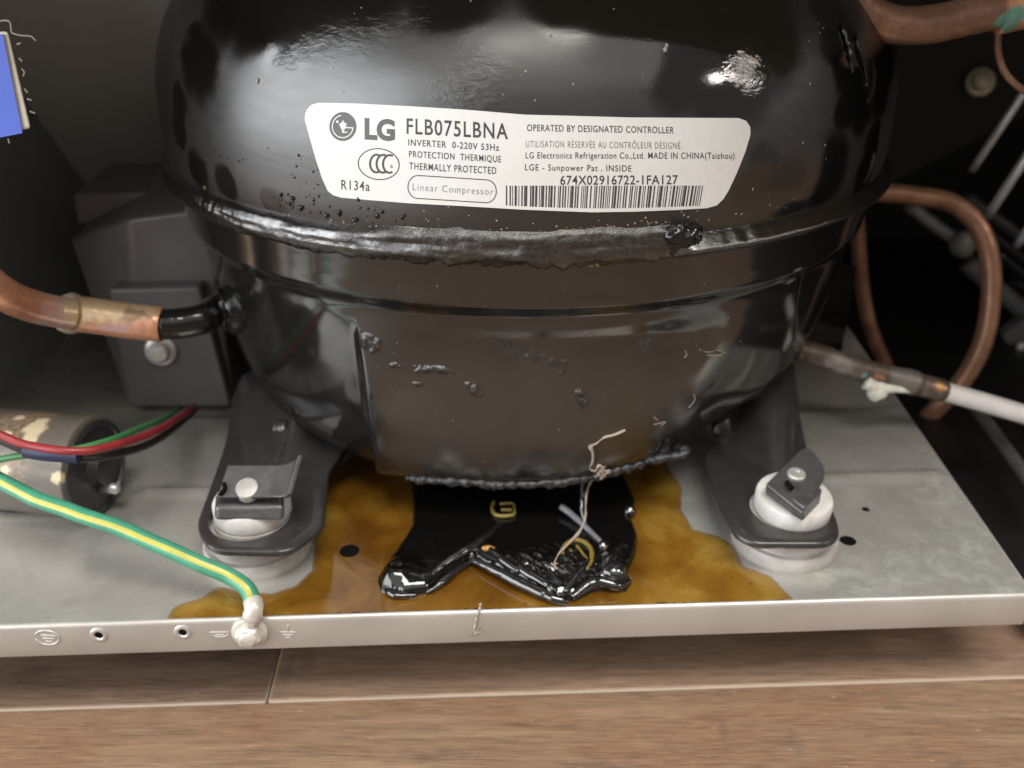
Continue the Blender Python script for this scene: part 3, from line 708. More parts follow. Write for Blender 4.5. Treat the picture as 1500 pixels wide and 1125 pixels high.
for k, (poly, hh) in enumerate([
    ([(524, 490), (540, 486), (558, 498), (560, 514), (545, 519), (530, 510)], 0.7),
    ([(565, 531), (580, 530), (592, 535), (590, 541), (572, 538)], 0.6),
    ([(607, 545), (615, 534), (640, 533), (660, 538), (669, 548), (655, 551), (635, 545), (622, 550)], 0.9),
    ([(602, 560), (615, 559), (624, 564), (612, 568)], 0.6),
    ([(677, 560), (690, 557), (700, 567), (708, 581), (695, 580), (684, 572)], 0.9),
    ([(838, 571), (848, 568), (860, 576), (864, 588), (856, 601), (846, 590)], 0.9),
    ([(712, 486), (722, 490), (740, 498), (760, 506), (790, 516), (832, 530), (830, 548), (815, 552), (820, 540), (780, 532), (750, 522), (728, 512)], 0.42),
    ([(932, 500), (945, 494), (960, 500), (958, 512), (948, 520), (938, 512)], 0.5),
    ([(955, 506), (985, 500), (1015, 496), (1016, 501), (985, 508), (960, 512)], 0.35),
    ([(1020, 513), (1040, 510), (1062, 516), (1060, 520), (1035, 516)], 0.3),
    ([(692, 624), (699, 624), (699, 630), (692, 630)], 0.7)]):
    obj('paint_blister', crust(poly, hh, 0.16, k*7.0), M_crust, comp)
hair = []
for pts in ([(1016, 578), (1018, 585), (1012, 594), (1008, 597)], [(1024, 512), (1038, 516), (1050, 513), (1064, 518)], [(1036, 520), (1048, 521), (1060, 519)], [(958, 611), (964, 616)], [(958, 622), (975, 618), (968, 624)], [(1002, 524), (1006, 520), (1004, 514)]):
    hair.append(tube([SH(x, y, 0.05) for x, y in pts], 0.10, 6, 4))
props(obj('hair_scratch', join(*hair), M_lint, comp), None, None, None, 'stuff')
# broad smeared film below the scraped edge
obj('smeared_film', crust([(714, 492), (760, 508), (832, 534), (834, 560), (815, 600), (790, 615), (740, 610), (716, 590), (708, 540)], 0.04, 0.08, 77, 4), M_low, comp)
# tar line where the shell's bottom edge meets the tar
tl = []
for px, py in ((596, 706), (630, 716), (680, 722), (740, 725), (800, 724), (860, 716), (900, 706), (950, 690), (990, 674), (1020, 658), (1042, 645)): tl.append(SH(px, py-4, 0.2))
obj('tar_rim', tube(tl, lambda t, a: 1.3, 12, 26, jig=lambda p, a: 0.9*N(p.x, p.y, p.z+a*0.4, 0.45)+0.6*N(p.x, p.y, p.z+a, 1.2)), M_tarcrust, comp)

# rough rippled paint patch at the top left of the dome
obj('paint_drip', join(*[tube([SH(x0+dx, y0, 0.0), SH(x0+dx+4, y0+15, 0.5), SH(x0+dx+13, y0+45, 0.5), SH(x0+dx+17, y0+75, 0.1)], 0.4, 8, 6, jig=lambda p, a: 0.3*N(p.x, p.y, p.z, 0.6)) for x0, y0, dx in ((1232, 30, 0), (1245, 50, 8))]), M_gloss, comp)

# ---------------------------------------------------------------- data label
lab_out = [(450, 160), (456, 153.5), (466, 150.4), (520, 151.5), (600, 155.5), (680, 160.5), (770, 168), (850, 170), (923, 172), (1000, 172.5), (1060, 172.8), (1082, 173), (1093, 177), (1099, 186), (1099.5, 196.6), (1092, 222), (1080, 252), (1068, 278), (1060, 291), (1050, 301), (1035, 305), (993, 307.5), (930, 310), (867, 311), (800, 308.5), (760, 306.8), (680, 302), (600, 297.8), (540, 293), (500, 289.5), (488, 286), (480, 279.5), (472, 262), (463, 235), (453, 200), (446.5, 176), (446.8, 167)]
def dense(poly, step):
    out = []
    for i in range(len(poly)):
        a, b = Vector(poly[i]), Vector(poly[(i+1) % len(poly)]); n = max(1, int((b-a).length/step))
        out += [tuple(a.lerp(b, k/n)) for k in range(n)]
    return out
def label_vf():
    o = dense(lab_out, 9); n = len(o); pts = [Vector(p) for p in o]
    for gx in range(455, 1095, 12):
        for gy in range(158, 310, 12):
            if sdist((gx, gy), o) > 5: pts.append(Vector((gx, gy)))
    r = delaunay_2d_cdt(pts, [(i, (i+1) % n) for i in range(n)], [], 1, 0.01)
    V = [SH(p.x, p.y, 0.16) for p in r[0]]; Fc = [tuple(f) for f in r[2]]
    m = len(V); V += [SH(p[0], p[1], -0.15) for p in o]
    # skirt gives the paper its thickness
    top = {}
    for i, p in enumerate(r[0]): top[round(p.x, 2), round(p.y, 2)] = i
    ring = [top[round(p[0], 2), round(p[1], 2)] for p in o]
    for i in range(n): j = (i+1) % n; Fc.append((ring[i], ring[j], m+j, m+i))
    return V, Fc
lab = obj('data_label', label_vf(), M_label, comp)
bm = bmesh.new(); bm.from_mesh(lab.data); bmesh.ops.recalc_face_normals(bm, faces=bm.faces)
for e in bm.edges:
    if len(e.link_faces) == 2 and e.calc_face_angle(0) > 0.6: e.smooth = False
bm.to_mesh(lab.data); bm.free()
OFF = 0.20
def textmesh(body, offset=0.0, space=1.0):
    cu = bpy.data.curves.new('lettering', 'FONT'); cu.body = body; cu.size = 1; cu.offset = offset; cu.space_character = space; cu.resolution_u = 4
    o = bpy.data.objects.new('lettering', cu); COL.objects.link(o)
    dg = bpy.context.evaluated_depsgraph_get(); me = o.evaluated_get(dg).to_mesh()
    V = [tuple(v.co) for v in me.vertices]; Fc = [tuple(p.vertices) for p in me.polygons]
    o.evaluated_get(dg).to_mesh_clear(); bpy.data.objects.remove(o); bpy.data.curves.remove(cu)
    return V, Fc
CAP = max(v[1] for v in textmesh('H')[0])
def text(body, x0, yb0, x1, yb1, cap, offset=0.0, space=1.0, mat=None, tag='lettering', shear=0.0):
    V, Fc = textmesh(body, offset, space)
    xa = min(v[0] for v in V); xb = max(v[0] for v in V); out = []
    for x, y, _ in V:
        t = (x-xa)/(xb-xa); px = lerp(x0, x1, t); py = lerp(yb0, yb1, t) - y/CAP*cap
        # upright of the letters leans with the label
        px += (y/CAP*cap)*shear
        out.append(SH(px, py, OFF))
    return obj(tag, (out, Fc), mat or M_ink, lab, smooth_=False)
def strip(pts, wd, closed=False):
    """a printed line of the given width in photo pixels"""
    V, Fc = [], []; n = len(pts)
    for i in range(n):
        a = Vector(pts[i-1] if (i > 0 or closed) else pts[i]); b = Vector(pts[(i+1) % n] if (i < n-1 or closed) else pts[i])
        d = (b-a).normalized(); q = Vector((-d.y, d.x))*wd/2; p = Vector(pts[i])
        V += [SH(*(p+q), OFF), SH(*(p-q), OFF)]
    for i in range(n if closed else n-1): j = (i+1) % n; Fc.append((2*i, 2*i+1, 2*j+1, 2*j))
    return V, Fc
text('LG', 534, 202.5, 578.5, 205, 28, 0.045, 1.0, M_logo, 'brand_lettering')
text('FLB075LBNA', 595.5, 195.6, 744, 203.6, 22, 0.012, 1.15)
text('INVERTER  0-220V 53Hz', 598, 213.0, 731, 220.8, 9.2, 0.008, 1.15)
text('PROTECTION  THERMIQUE', 599, 230.0, 734, 237.8, 9.2, 0.006, 1.15)
text('THERMALLY PROTECTED', 599.5, 248.0, 727, 255.0, 10, 0.006, 1.15)
text('Linear Compressor', 604.5, 278.6, 722.5, 285.8, 10, -0.012, 1.2, M_ink2)
text('R134a', 499.8, 277.0, 541.5, 279.8, 13.5, 0.008, 1.15)
text('OPERATED BY DESIGNATED CONTROLLER', 772, 191.8, 987, 195.5, 9.5, 0.006, 1.12)
text('UTILISATION RÉSERVÉE AU CONTRÔLEUR DÉSIGNÉ.', 770.5, 215.6, 999, 218.2, 9.5, -0.006, 1.2, M_ink2)
text('LG Electronics Refrigeration Co.,Ltd. MADE IN CHINA(Taizhou)', 770, 232, 1076, 232.6, 9, 0.004, 1.12)
text('LGE - Sunpower Pat . INSIDE', 769, 249.5, 925, 251.3, 9, 0.004, 1.15)
text('674X02916722-1FA127', 820.7, 270.6, 993, 269.8, 13, 0.010, 1.08)
def bars():
    rnd = random.Random(11); vfs = []; u = 0.0
    while u < 1:
        wd = rnd.choice([1.2, 1.2, 2.0, 2.0, 3.2]); x = lerp(742, 1033, u)
        yt = 272; yb = 301 + 4.0*math.sin(math.pi*u)
        sl = -5*u
        vfs.append(strip([(x, yt), (x+sl*0.5, (yt+yb)/2), (x+sl, yb)], wd))
        u += (wd+rnd.choice([1.5, 1.5, 2.2, 3.4]))/291
    return join(*vfs)
obj('barcode', bars(), M_ink, lab, smooth_=False)
rb = []
for i in range(49):
    t = i/48; a = math.pi/2 + math.pi*t
    rb.append((613+15.5*math.cos(a)-1.5*math.sin(a)*0, 273.5-16.5*math.sin(a)))
rb = [(612+14.5*math.cos(math.radians(a)), 273.8+16.8*math.sin(math.radians(a))) for a in range(90, 271, 9)] + [(712.5+14.5*math.cos(math.radians(a)), 280.2+16.8*math.sin(math.radians(a))) for a in range(-90, 91, 9)]
rb = dense(rb, 5)
obj('printed_frame', strip(rb, 1.3, True), M_ink, lab, smooth_=False)
obj('printed_emblem', join(strip(ell(554.7, 240.4, 30, 22.6, 0, 352.5, 47, 6), 1.5, True),
    *[strip(ell(cx, 239.5+0.3*k, 9.5, 13, 62, 298, 20, 2), 3.0) for k, cx in enumerate((551.5, 561.0, 570.5))]), M_ink, lab, smooth_=False)
text('s', 571.5, 246, 575.5, 246, 6, 0.01, 1.0, M_ink2)
def fan(pts, off):
    o = dense(pts, 3); r = delaunay_2d_cdt([Vector(p) for p in o], [(i, (i+1) % len(o)) for i in range(len(o))], [], 1, 0.01)
    return [SH(p.x, p.y, off) for p in r[0]], [tuple(f) for f in r[2]]
lg_ = obj('logo', fan(ell(502.2, 185.3, 19.8, 21.2, 0, 350, 35), OFF), M_logo, lab, smooth_=False)
OFF = 0.24
obj('logo_line', join(strip(ell(502, 185.3, 15.2, 16.4, 5, 262, 30), 1.5), strip([(502.4, 176.5), (502.4, 194.6)], 1.7), strip([(503.3, 193.8), (508.5, 193.8)], 1.6), strip([(506, 186.8), (516.5, 187.2)], 1.6), fan(ell(494.2, 178.2, 1.9, 2.0, 0, 330, 11), OFF)), M_label, lab, smooth_=False)
OFF = 0.20

# ================================================================ rubber mounts and their spring clips
GM = 'white rubber mounts on the base plate'; GC = 'spring clips on the rubber mounts'
def mount(h, label, tilt=(0, 0)):
    c = Vector((h.x, h.y, 0)); t = thing('rubber_mount', label, 'rubber mount', c, GM)
    bt = AZ(0, 0, 0)
    prof = [(13.6, -0.2), (13.9, 0.6), (13.9, 3.2), (13.4, 4.0), (12.2, 4.2), (12.0, 4.6), (12.7, 5.2), (12.7, 7.2), (12.2, 7.9), (10.6, 8.3), (10.2, 9.0), (10.2, 11.0)]
    obj('foot', lathe(prof, c, (0, 0, 1), 64), M_white_rubber, t)
    obj('sleeve', lathe([(9.4, 11.2), (9.9, 12.0), (9.9, 15.6), (9.5, 16.4), (8.4, 16.7), (3.5, 16.7)], c, (tilt[0], tilt[1], 1), 56), M_white_nylon, t)
    return t
mount(Vector((hL.x+0.6, hL.y+1.4, 0)), 'white rubber mount under the left leg, beside the amber oil and ground wire')
mount(Vector((hR.x+0.4, hR.y+0.8, 0)), 'white rubber mount under the right leg, beside the open hole in the plate', (0.03, -0.08))
def clip_left():
    c = Vector((hL.x, hL.y, 16.7)); t = thing('spring_clip', 'grey spring clip with pale rivet and curled end on the left mount', 'spring clip', c, GC)
    # flat washer strap
    o = obj('strap', hull8([AZ(314, 764, 15.8), AZ(417, 764, 15.8), AZ(417, 742, 15.8+0.5), AZ(314, 742, 16.3)], [AZ(314, 742, 19.6), AZ(416, 740, 19.6), AZ(414, 715, 19.8), AZ(318, 717, 19.8)]), M_clip, t, False); bevel(o, 1.1, 4)
    o2 = []
    prof = [(-9, 0), (8.0, 0), (10.2, -0.6), (12.2, -2.2)]
    a = AZ(318, 728, 22.5); b = AZ(392, 728, 22.5); u = (b-a).normalized(); L = (b-a).length
    back = Vector((0.12, 0.86, 0.5)).normalized()
    V, Fc = [], []
    n = 16
    for i in range(n+1):
        s = i/n
        if s < 0.7: p = a + u*(L*s/0.7); nrm = Vector((0, -0.5, 0.86)); 
        else:
            q = (s-0.7)/0.3; p = a + u*(L+6.0*math.sin(q*1.5)) + Vector((0, -0.5, 0.86))*(4.2*(1-math.cos(q*1.5)))
        w_ = 9.0 + (2.0*smooth((s-0.7)/0.3)); sh = -1.0*smooth((s-0.7)/0.3)
        for k, th in ((0, 0), (1, 0), (1, -1.3), (0, -1.3)): V.append(p + back*(sh+w_*k) + Vector((0, -0.45, 0.8))*th*(1 if s < 0.7 else 0.5) + (u*(1.0 if s >= 0.85 and th < 0 else 0)))
    for i in range(n):
        for k in range(4): k2 = (k+1) % 4; Fc.append((i*4+k, i*4+k2, (i+1)*4+k2, (i+1)*4+k))
    Fc += [(3, 2, 1, 0), tuple(n*4+k for k in range(4))]
    o = obj('tab', (V, Fc), M_clip, t, False); sharp(o, 40); bevel(o, 0.3, 2)
    r = AZ(360, 712, 24.6); nn = Vector((0, -0.5, 0.86))
    obj('rivet', lathe([(3.0, -3.4), (3.0, -1.2), (2.7, -0.8), (0.6, -0.65)], r, nn, 28), M_rivet, t)
    p1, p2 = AZ(322, 725, 23.2), AZ(328, 708, 24.3)
    obj('slot', tube([p1, (p1+p2)/2+Vector((0.8, 0, 0.1)), p2], 0.55, 8, 4), M_hole, t)
clip_left()
def clip_right():
    c = Vector((hR.x, hR.y, 16.7)); t = thing('spring_clip', 'grey spring clip with round raised end and rivet, turned askew on the right mount', 'spring clip', c, GC)
    z = 21.0
    A_, B_, C_, D_ = AZ(1122, 708, z), AZ(1178, 742, z), AZ(1212, 692, z), AZ(1180, 662, z)
    poly = roundpoly([tuple(p.to_2d()) for p in (A_, B_, C_, D_)], [0.6, 0.8, 4.0, 4.0], 6)
    o = obj('tab', prism(poly, z-1.4, z+0.4, lambda x, y, zz: (x, y, zz+0.18*(y-hR.y))), M_clip, t, False); bevel(o, 0.35, 2)
    q = [AZ(1122, 712, z-2), AZ(1178, 748, z-2), AZ(1204, 722, z-2), AZ(1150, 690, z-2)]
    poly = [tuple(p.to_2d()) for p in q]
    o = obj('strap', prism(poly, 15.6, z-0.9), M_clip, t, False); bevel(o, 0.5, 2)
    r = AZ(1168, 690, 22.9); obj('rivet', lathe([(2.4, -3), (2.4, -0.9), (2.0, -0.5), (0.9, -0.45), (0.7, -0.7)], r, (0, -0.18, 1), 28), M_rivet, t)
    p1, p2 = AZ(1152, 706, 22.2), AZ(1160, 716, 21.6)
    obj('slot', tube([p1, (p1+p2)/2, p2], 0.7, 8, 4), M_hole, t)
clip_right()

# ================================================================ oil and tar
oil_px = [(243, 903), (255, 886), (295, 874), (318, 857), (345, 862), (375, 865), (398, 868), (430, 858), (455, 835), (458, 790), (466, 740), (480, 690), (560, 640), (760, 620), (960, 640), (985, 690), (1002, 715), (1000, 745), (1018, 775), (1055, 785), (1078, 800), (1090, 828), (1130, 842), (1155, 868), (1166, 880)]
oil_w = [tuple(AZ(x, y).to_2d()) for x, y in oil_px]
dfl = (fr-fl)
oil_w = oil_w + [tuple((AZ(1166, 880)+fn*3).to_2d()), tuple((AZ(700, 893)+fn*3).to_2d()), tuple((AZ(243, 905)+fn*3).to_2d())]
def oilh(x, y, d):
    e = (Vector((x, y, 0))-fl).dot(fn)      # >0 outside the front edge
    h = 0.35*smooth((d+0.2)/1.2) - 0.18 if d > -0.2 else -0.3
    if e > 1.4: return None
    if e > 0.1: k = e-0.1; return (x-fn.x*k, y-fn.y*k, h)
    return h + plate_h(x, y)
oil = obj('oil_puddle', sheet(oil_w, oilh, 0.7, 1.2, 0.6), M_oil, loc=(0, -100, 0))
vf_ = oil.data; att = vf_.attributes.new('film', 'FLOAT', 'POINT')
att.data.foreach_set('value', [max(0.0, min(14.0, sdist((v.co.x/S, v.co.y/S-100.0), oil_w)+0.5*N(v.co.x/S, v.co.y/S-100, 3, 0.35))) for v in vf_.vertices])
props(oil, 'amber brown oil spilled over the steel plate under the compressor', 'oil puddle', None, None)
hole_in_oil = AZ(512, 808, 0.3)

tar_px = [(600, 690), (606, 740), (604, 772), (590, 795), (565, 832), (554, 852), (560, 868), (592, 876), (628, 869), (660, 845), (692, 822), (730, 845), (775, 868), (815, 882), (845, 880), (868, 868), (892, 862), (915, 868), (925, 856), (918, 842), (930, 815), (934, 785), (924, 760), (930, 735), (915, 700), (760, 660)]
tar_w = [tuple(AZ(x, y).to_2d()) for x, y in tar_px]
tar = thing('tar_patch', 'thick glossy black tar patch with wrinkled folds in the amber oil', 'tar', AZ(740, 800, 0))
tl0 = AZ(692, 822, 0); 
def tarh(x, y, d):
    if d < 0: return -0.6 if d < -0.5 else -0.6*(-d/0.5)
    h = 2.7*(1-(1-min(1, d/3.4))**2)**0.5
    # wrinkles grow towards the lower right, a burst of folds at the tip of the left lobe
    c1 = AZ(800, 840); c2 = AZ(585, 855); c3 = AZ(895, 830)
    g = 1.0*math.exp(-((x-c1.x)**2/150+(y-c1.y)**2/60)); g2 = math.exp(-((x-c2.x)**2+(y-c2.y)**2)/45); g3 = math.exp(-((x-c3.x)**2+(y-c3.y)**2)/70)
    u = (x+y*0.8); wv = abs(N(u*0.45, (x-y)*0.13, 2))
    h += g*(1.7*wv+0.5*N(x, y, 1, 0.3)+1.4) + g2*(1.5*N(x, y, 6, 0.28)+1.9) + g3*(1.8*abs(N(x, y, 8, 0.28)))
    h += 0.12*N(x, y, 0, 0.2)
    e = (Vector((x, y, 0))-fl).dot(fn)
    return max(0.3, h) if d > 0.6 else h
obj('tar_body', sheet(tar_w, tarh, 0.36, 1.2, 0.25), M_tar, tar)
M_fold = simple('tar_fold', (0.012, 0.0115, 0.012), (0.006, 0.006, 0.006), 0.10, 0, 0.6, 0.12, 1.0, 0.04, 0.9, coat=0.6)
def fold(pts, r, jit=0.2):
    P = [AZ(x, y, z) for x, y, z in pts]
    return tube(P, lambda t, a: r*(0.45+0.55*math.sin(math.pi*min(1, max(0, t*0.9+0.08)))), 12, 14, jig=lambda p, a: jit*N(p.x, p.y, p.z+a*0.3, 0.5))
for pts, r in ([((690, 820, 1.5), (730, 838, 2.2), (770, 858, 2.2), (810, 876, 1.8), (832, 882, 1.2)), 1.5],
               [((690, 822, 1.4), (665, 838, 1.8), (645, 855, 1.6), (625, 868, 1.0)), 1.0],
               [((735, 765, 2.5), (700, 795, 3), (660, 820, 2.8), (628, 845, 2.2)), 1.3],
               [((760, 815, 3), (765, 835, 3.2), (790, 850, 3.0), (815, 868, 2.2)), 1.3],
               [((712, 800, 2.8), (735, 820, 3.2), (760, 838, 3.0)), 1.2],
               [((838, 875, 1.8), (860, 858, 2.6), (880, 852, 2.8), (905, 858, 2.0), (922, 852, 1.2)), 1.5],
               [((828, 868, 2.4), (845, 845, 3.2), (860, 828, 3.0), (880, 812, 2.6)), 1.2],
               [((886, 840, 2.6), (892, 822, 3.4), (902, 816, 3.0)), 1.8],
               [((596, 862, 1.6), (585, 848, 2.4), (595, 838, 2.4)), 1.1], [((606, 858, 1.8), (618, 846, 2.4), (640, 838, 2.2)), 1.1], [((562, 862, 1.2), (580, 872, 1.2), (610, 872, 1.0)), 0.9]):
    obj('tar_fold', fold(pts, r), M_fold, tar)
def drip(p, r): return lump(p, Vector((0, -0.3, 0.95)).normalized(), r, r, r*0.8, 0.2, 1.5, p.x, 18)
for x, y, z, r in ((884, 799, 2.8, 1.5), (909, 804, 2.6, 1.2), (770, 827, 3.2, 1.6), (808, 862, 2.8, 1.5), (900, 838, 2.8, 3.2), (922, 748, 2.5, 1.8)): obj('tar_drip', drip(AZ(x, y, z), r), M_fold, tar)
M_strand = simple('tar_strand_grey', (0.16, 0.16, 0.18), (0.09, 0.09, 0.10), 0.2, 0, 0.6, 0.1)
obj('tar_strand', tube([AZ(822, 742, 5), AZ(840, 756, 4.2), AZ(862, 776, 3.4), AZ(880, 794, 2.8)], lambda t, a: 1.0-0.3*t, 10, 8), M_strand, tar)
obj('tar_strand', tube([SH(853, 712, 0.5), AZ(853, 728, 9), AZ(852, 745, 6.5), AZ(858, 768, 3.5)], lambda t, a: 0.75-0.2*t, 10, 8), M_fold, tar)
def mark_tube(pts, z, r): return tube([AZ(x, y, z) for x, y in pts], r, 10, 6)
zt = 3.3
obj('yellow_mark', join(mark_tube([(857, 835), (866, 822), (866, 806), (857, 795), (843, 791), (830, 797), (824, 808), (825, 818)], zt, 0.65), mark_tube([(835, 806), (842, 818), (851, 830)], zt, 0.55), mark_tube([(845, 800), (852, 810), (860, 820)], zt, 0.5)), M_brass, tar)
obj('yellow_mark', join(mark_tube([(724, 735), (721, 745), (726, 754), (740, 756), (753, 754)], zt, 0.55), mark_tube([(732, 738), (752, 737)], zt, 0.4), mark_tube([(753, 738), (754, 753)], zt, 0.4), mark_tube([(734, 747), (750, 747)], zt, 0.5)), M_brass, tar)
obj('amber_drop', lump(AZ(715, 803, 3.4), Vector((0, -0.5, 0.86)).normalized(), 1.8, 0.8, 0.5, 0.2, 1.5, 4, 18), simple('amber_gum', (0.45, 0.22, 0.06), (0.33, 0.15, 0.04), 0.2), tar)

# ================================================================ dusty threads
def thread(pts): return tube(pts, lambda t, a: 0.28+0.1*math.sin(t*31)+0.06*math.sin(t*83), 8, 10, jig=lambda p, a: 0.07*N(p.x, p.y, p.z, 2.0))
th = thing('thread', 'pale frayed dusty thread hanging down the front over the tar', 'thread', SH(868, 690, 0.6))
P = [SH(x, y, 0.45) for x, y in ((916, 630), (900, 637), (885, 641), (873, 650), (864, 654), (868, 662), (868, 676), (864, 686), (872, 690), (878, 682), (888, 692), (886, 702), (870, 706))]
P += [AZ(860, 718, 11), AZ(858, 740, 8), AZ(857, 760, 6), AZ(848, 780, 5), AZ(832, 797, 4.6), AZ(818, 812, 4.6), AZ(810, 830, 4.2)]
obj('strand', thread(P), M_thread, th)
def fuzz(c, r, n, seed, rad=0.12):
    rnd = random.Random(seed); vfs = []
    for i in range(n):
        q = [c+Vector((rnd.gauss(0, r), rnd.gauss(0, r*0.5), rnd.gauss(0, r))) for k in range(4)]; vfs.append(tube(q, rad, 5, 4))
    return join(*vfs)
obj('frayed_tuft', fuzz(SH(884, 692, 1.2), 0.9, 9, 3), M_thread, th)
obj('frayed_tuft', fuzz(AZ(809, 830, 4.5), 0.6, 7, 5, 0.16), M_thread, th)
obj('frayed_tuft', fuzz(SH(866, 655, 0.8), 0.4, 4, 6, 0.1), M_thread, th)
l2 = thing('lint', 'small pale lint strand stuck on the front rail below the tar', 'lint', RF(697, 905))
obj('strand', thread([RF(704, 884, 0.3), RF(703, 891, 0.3), RF(699, 901, 0.3), RF(697, 912, 0.3), RF(694, 928, 0.3)]), M_thread, l2)
obj('tuft', fuzz(RF(696, 926, 0.5), 0.5, 6, 9, 0.14), M_thread, l2)

# ================================================================ terminal cover, left of the compressor
tb = thing('terminal_cover', 'dark grey plastic terminal cover left of the compressor behind the copper pipe', 'terminal cover', (-130, -12, 0))
yb = AZ(195, 600, 0).y
def tri(px, py, y): return AY(px, py, y)
body = [[tri(102, 352, yb+10), tri(188, 321, yb+2), tri(300, 306, yb+2)], [tri(190, 600, yb+2), tri(210, 600, yb+1.5), tri(345, 600, yb+2)]]
V = body[0] + body[1]
def back(p, dy, dz=0.0, dx=0.0): return (p.x+dx, p.y+dy, p.z+dz)
Vb = [back(p, 45, 9, 4) for p in body[0]] + [back(p, 45) for p in body[1]]
Fb = [(0, 3, 4, 1), (1, 4, 5, 2), (0, 1, 7, 6), (1, 2, 8, 7), (0, 6, 9, 3), (2, 5, 11, 8), (6, 7, 10, 9), (7, 8, 11, 10), (3, 9, 10, 4), (4, 10, 11, 5)]
o = obj('cover_body', (V+Vb, Fb), M_boxp, tb, False); bevel(o, 1.2, 3, 15)
a4 = [tri(158, 423, yb-4), tri(292, 420, yb-4), tri(338, 597, yb-4), tri(188, 597, yb-4)]
o = obj('front_plate', hull8([a4[3], a4[2], a4[1], a4[0]], [back(p, 9) for p in (a4[3], a4[2], a4[1], a4[0])]), M_boxp, tb, False); bevel(o, 1.2, 3, 20)
lid = [tri(104, 284, yb+22), tri(260, 280, yb+22), tri(260, 322, yb+22), tri(112, 330, yb+22)]
o = obj('lid', hull8([lid[3], lid[2], lid[1], lid[0]], [back(p, 34, 2) for p in (lid[3], lid[2], lid[1], lid[0])]), M_boxp, tb, False); bevel(o, 1.4, 3, 20)
cb = AY(236, 513, yb-4.2)
obj('bolt', lathe([(5.0, -1), (5.0, 0.8), (4.2, 1.2), (3.4, 1.3), (3.3, 3.2), (2.6, 4.0), (0.6, 4.3)], cb, (0.1, -1, 0.1), 20), M_zinc, tb)

# ================================================================ cabinet around the compressor
cab = thing('refrigerator_cabinet', 'dark grey open refrigerator compartment around the compressor', 'refrigerator', (0, 120, 0))
XL = -181.0
o = obj('side_wall', box(XL-3, XL, -92, 230, -8, 330), M_wall, cab, False)
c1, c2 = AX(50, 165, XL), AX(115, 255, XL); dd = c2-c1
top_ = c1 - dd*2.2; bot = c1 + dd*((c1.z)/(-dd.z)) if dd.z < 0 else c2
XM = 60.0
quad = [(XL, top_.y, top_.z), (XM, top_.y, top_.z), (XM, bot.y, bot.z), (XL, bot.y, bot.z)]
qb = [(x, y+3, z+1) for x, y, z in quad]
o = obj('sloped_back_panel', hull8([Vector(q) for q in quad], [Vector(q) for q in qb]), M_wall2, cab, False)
TOPZ = 194.0
obj('top_panel', box(XL, 330, -140, 260, TOPZ, TOPZ+3), M_wall, cab, False)  # unseen compartment top, its height and reach set to shade plate and dome
obj('outer_back_panel', box(XL, 330, -140, -137, TOPZ+3, 900), M_wall, cab, False)  # unseen upper back of the refrigerator, added to block the ceiling light
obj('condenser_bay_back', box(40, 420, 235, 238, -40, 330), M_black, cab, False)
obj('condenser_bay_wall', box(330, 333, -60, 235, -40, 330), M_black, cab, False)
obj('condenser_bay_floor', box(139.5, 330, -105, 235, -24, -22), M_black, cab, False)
M_edge = simple('bay_edge_steel', (0.10, 0.10, 0.095), (0.06, 0.06, 0.058), 0.5, 0.2, 0.3)
obj('bay_edge_strip', tube([AZ(1410, 575, -6), AZ(1450, 625, -6), AZ(1490, 680, -6), AZ(1530, 735, -6)], 2.2, 10, 4), M_edge, cab)
bc = AY(1436, 120, 120)
obj('bolt', lathe([(6.0, -3), (6.0, 0.5), (5, 1.0), (4.2, 1.1), (4.0, 4), (3, 5), (0.8, 5.3)], bc, (-0.3, -0.9, 0.3), 20), simple('dull_zinc', (0.75, 0.67, 0.48), (0.55, 0.48, 0.33), 0.45, 0.4, 0.4), cab)
# panel behind the right side of the compressor that carries the bolt
p4 = [AY(1180, -60, 124), AY(1520, -60, 124), AY(1520, 160, 124), AY(1180, 330, 124)]
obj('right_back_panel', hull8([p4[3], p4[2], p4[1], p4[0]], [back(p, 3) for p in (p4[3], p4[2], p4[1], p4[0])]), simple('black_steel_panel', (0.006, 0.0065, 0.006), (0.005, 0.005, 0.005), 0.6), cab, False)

# sticker on the side wall
stk = thing('blue_card', 'blue card backed with cream board at the left wall, dusty along its edge', 'card', AY(20, 120, -88))
YC = -88.0
def oncard(px, py, off=0.0): return AY(px, py, YC-off)
def card(px, th0, th1): return hull8([oncard(x, y, th1) for x, y in reversed(px)], [oncard(x, y, th0) for x, y in reversed(px)])
o = obj('blue_face', card([(-505, 62), (4, 50), (33, 195), (-505, 300)], 0.0, 0.5), M_blue, stk, False)
o = obj('cream_edge', card([(-500, 52), (12, 46), (45, 188), (-500, 296)], -1.6, -0.05), M_tape, stk, False); bevel(o, 0.6, 3)
onwall = oncard
fz = thing('lint', 'grey dust fluff clinging along the edge of the blue card', 'lint', onwall(40, 120, 1))
vf = [tube([onwall(x, y, 0.2) for k, (x, y) in enumerate(pp)], 0.2, 6, 5) for pp in ([(-5, 32), (8, 30), (15, 33), (17, 47)], [(17, 48), (30, 52), (45, 53), (53, 60)], [(25, 65), (31, 63)], [(28, 85), (33, 90)], [(32, 100), (36, 106), (34, 112)], [(36, 130), (41, 136)], [(40, 145), (47, 147)], [(44, 163), (52, 166)], [(12, 203), (14, 210)])]
obj('fluff', join(*vf), M_lint, fz)

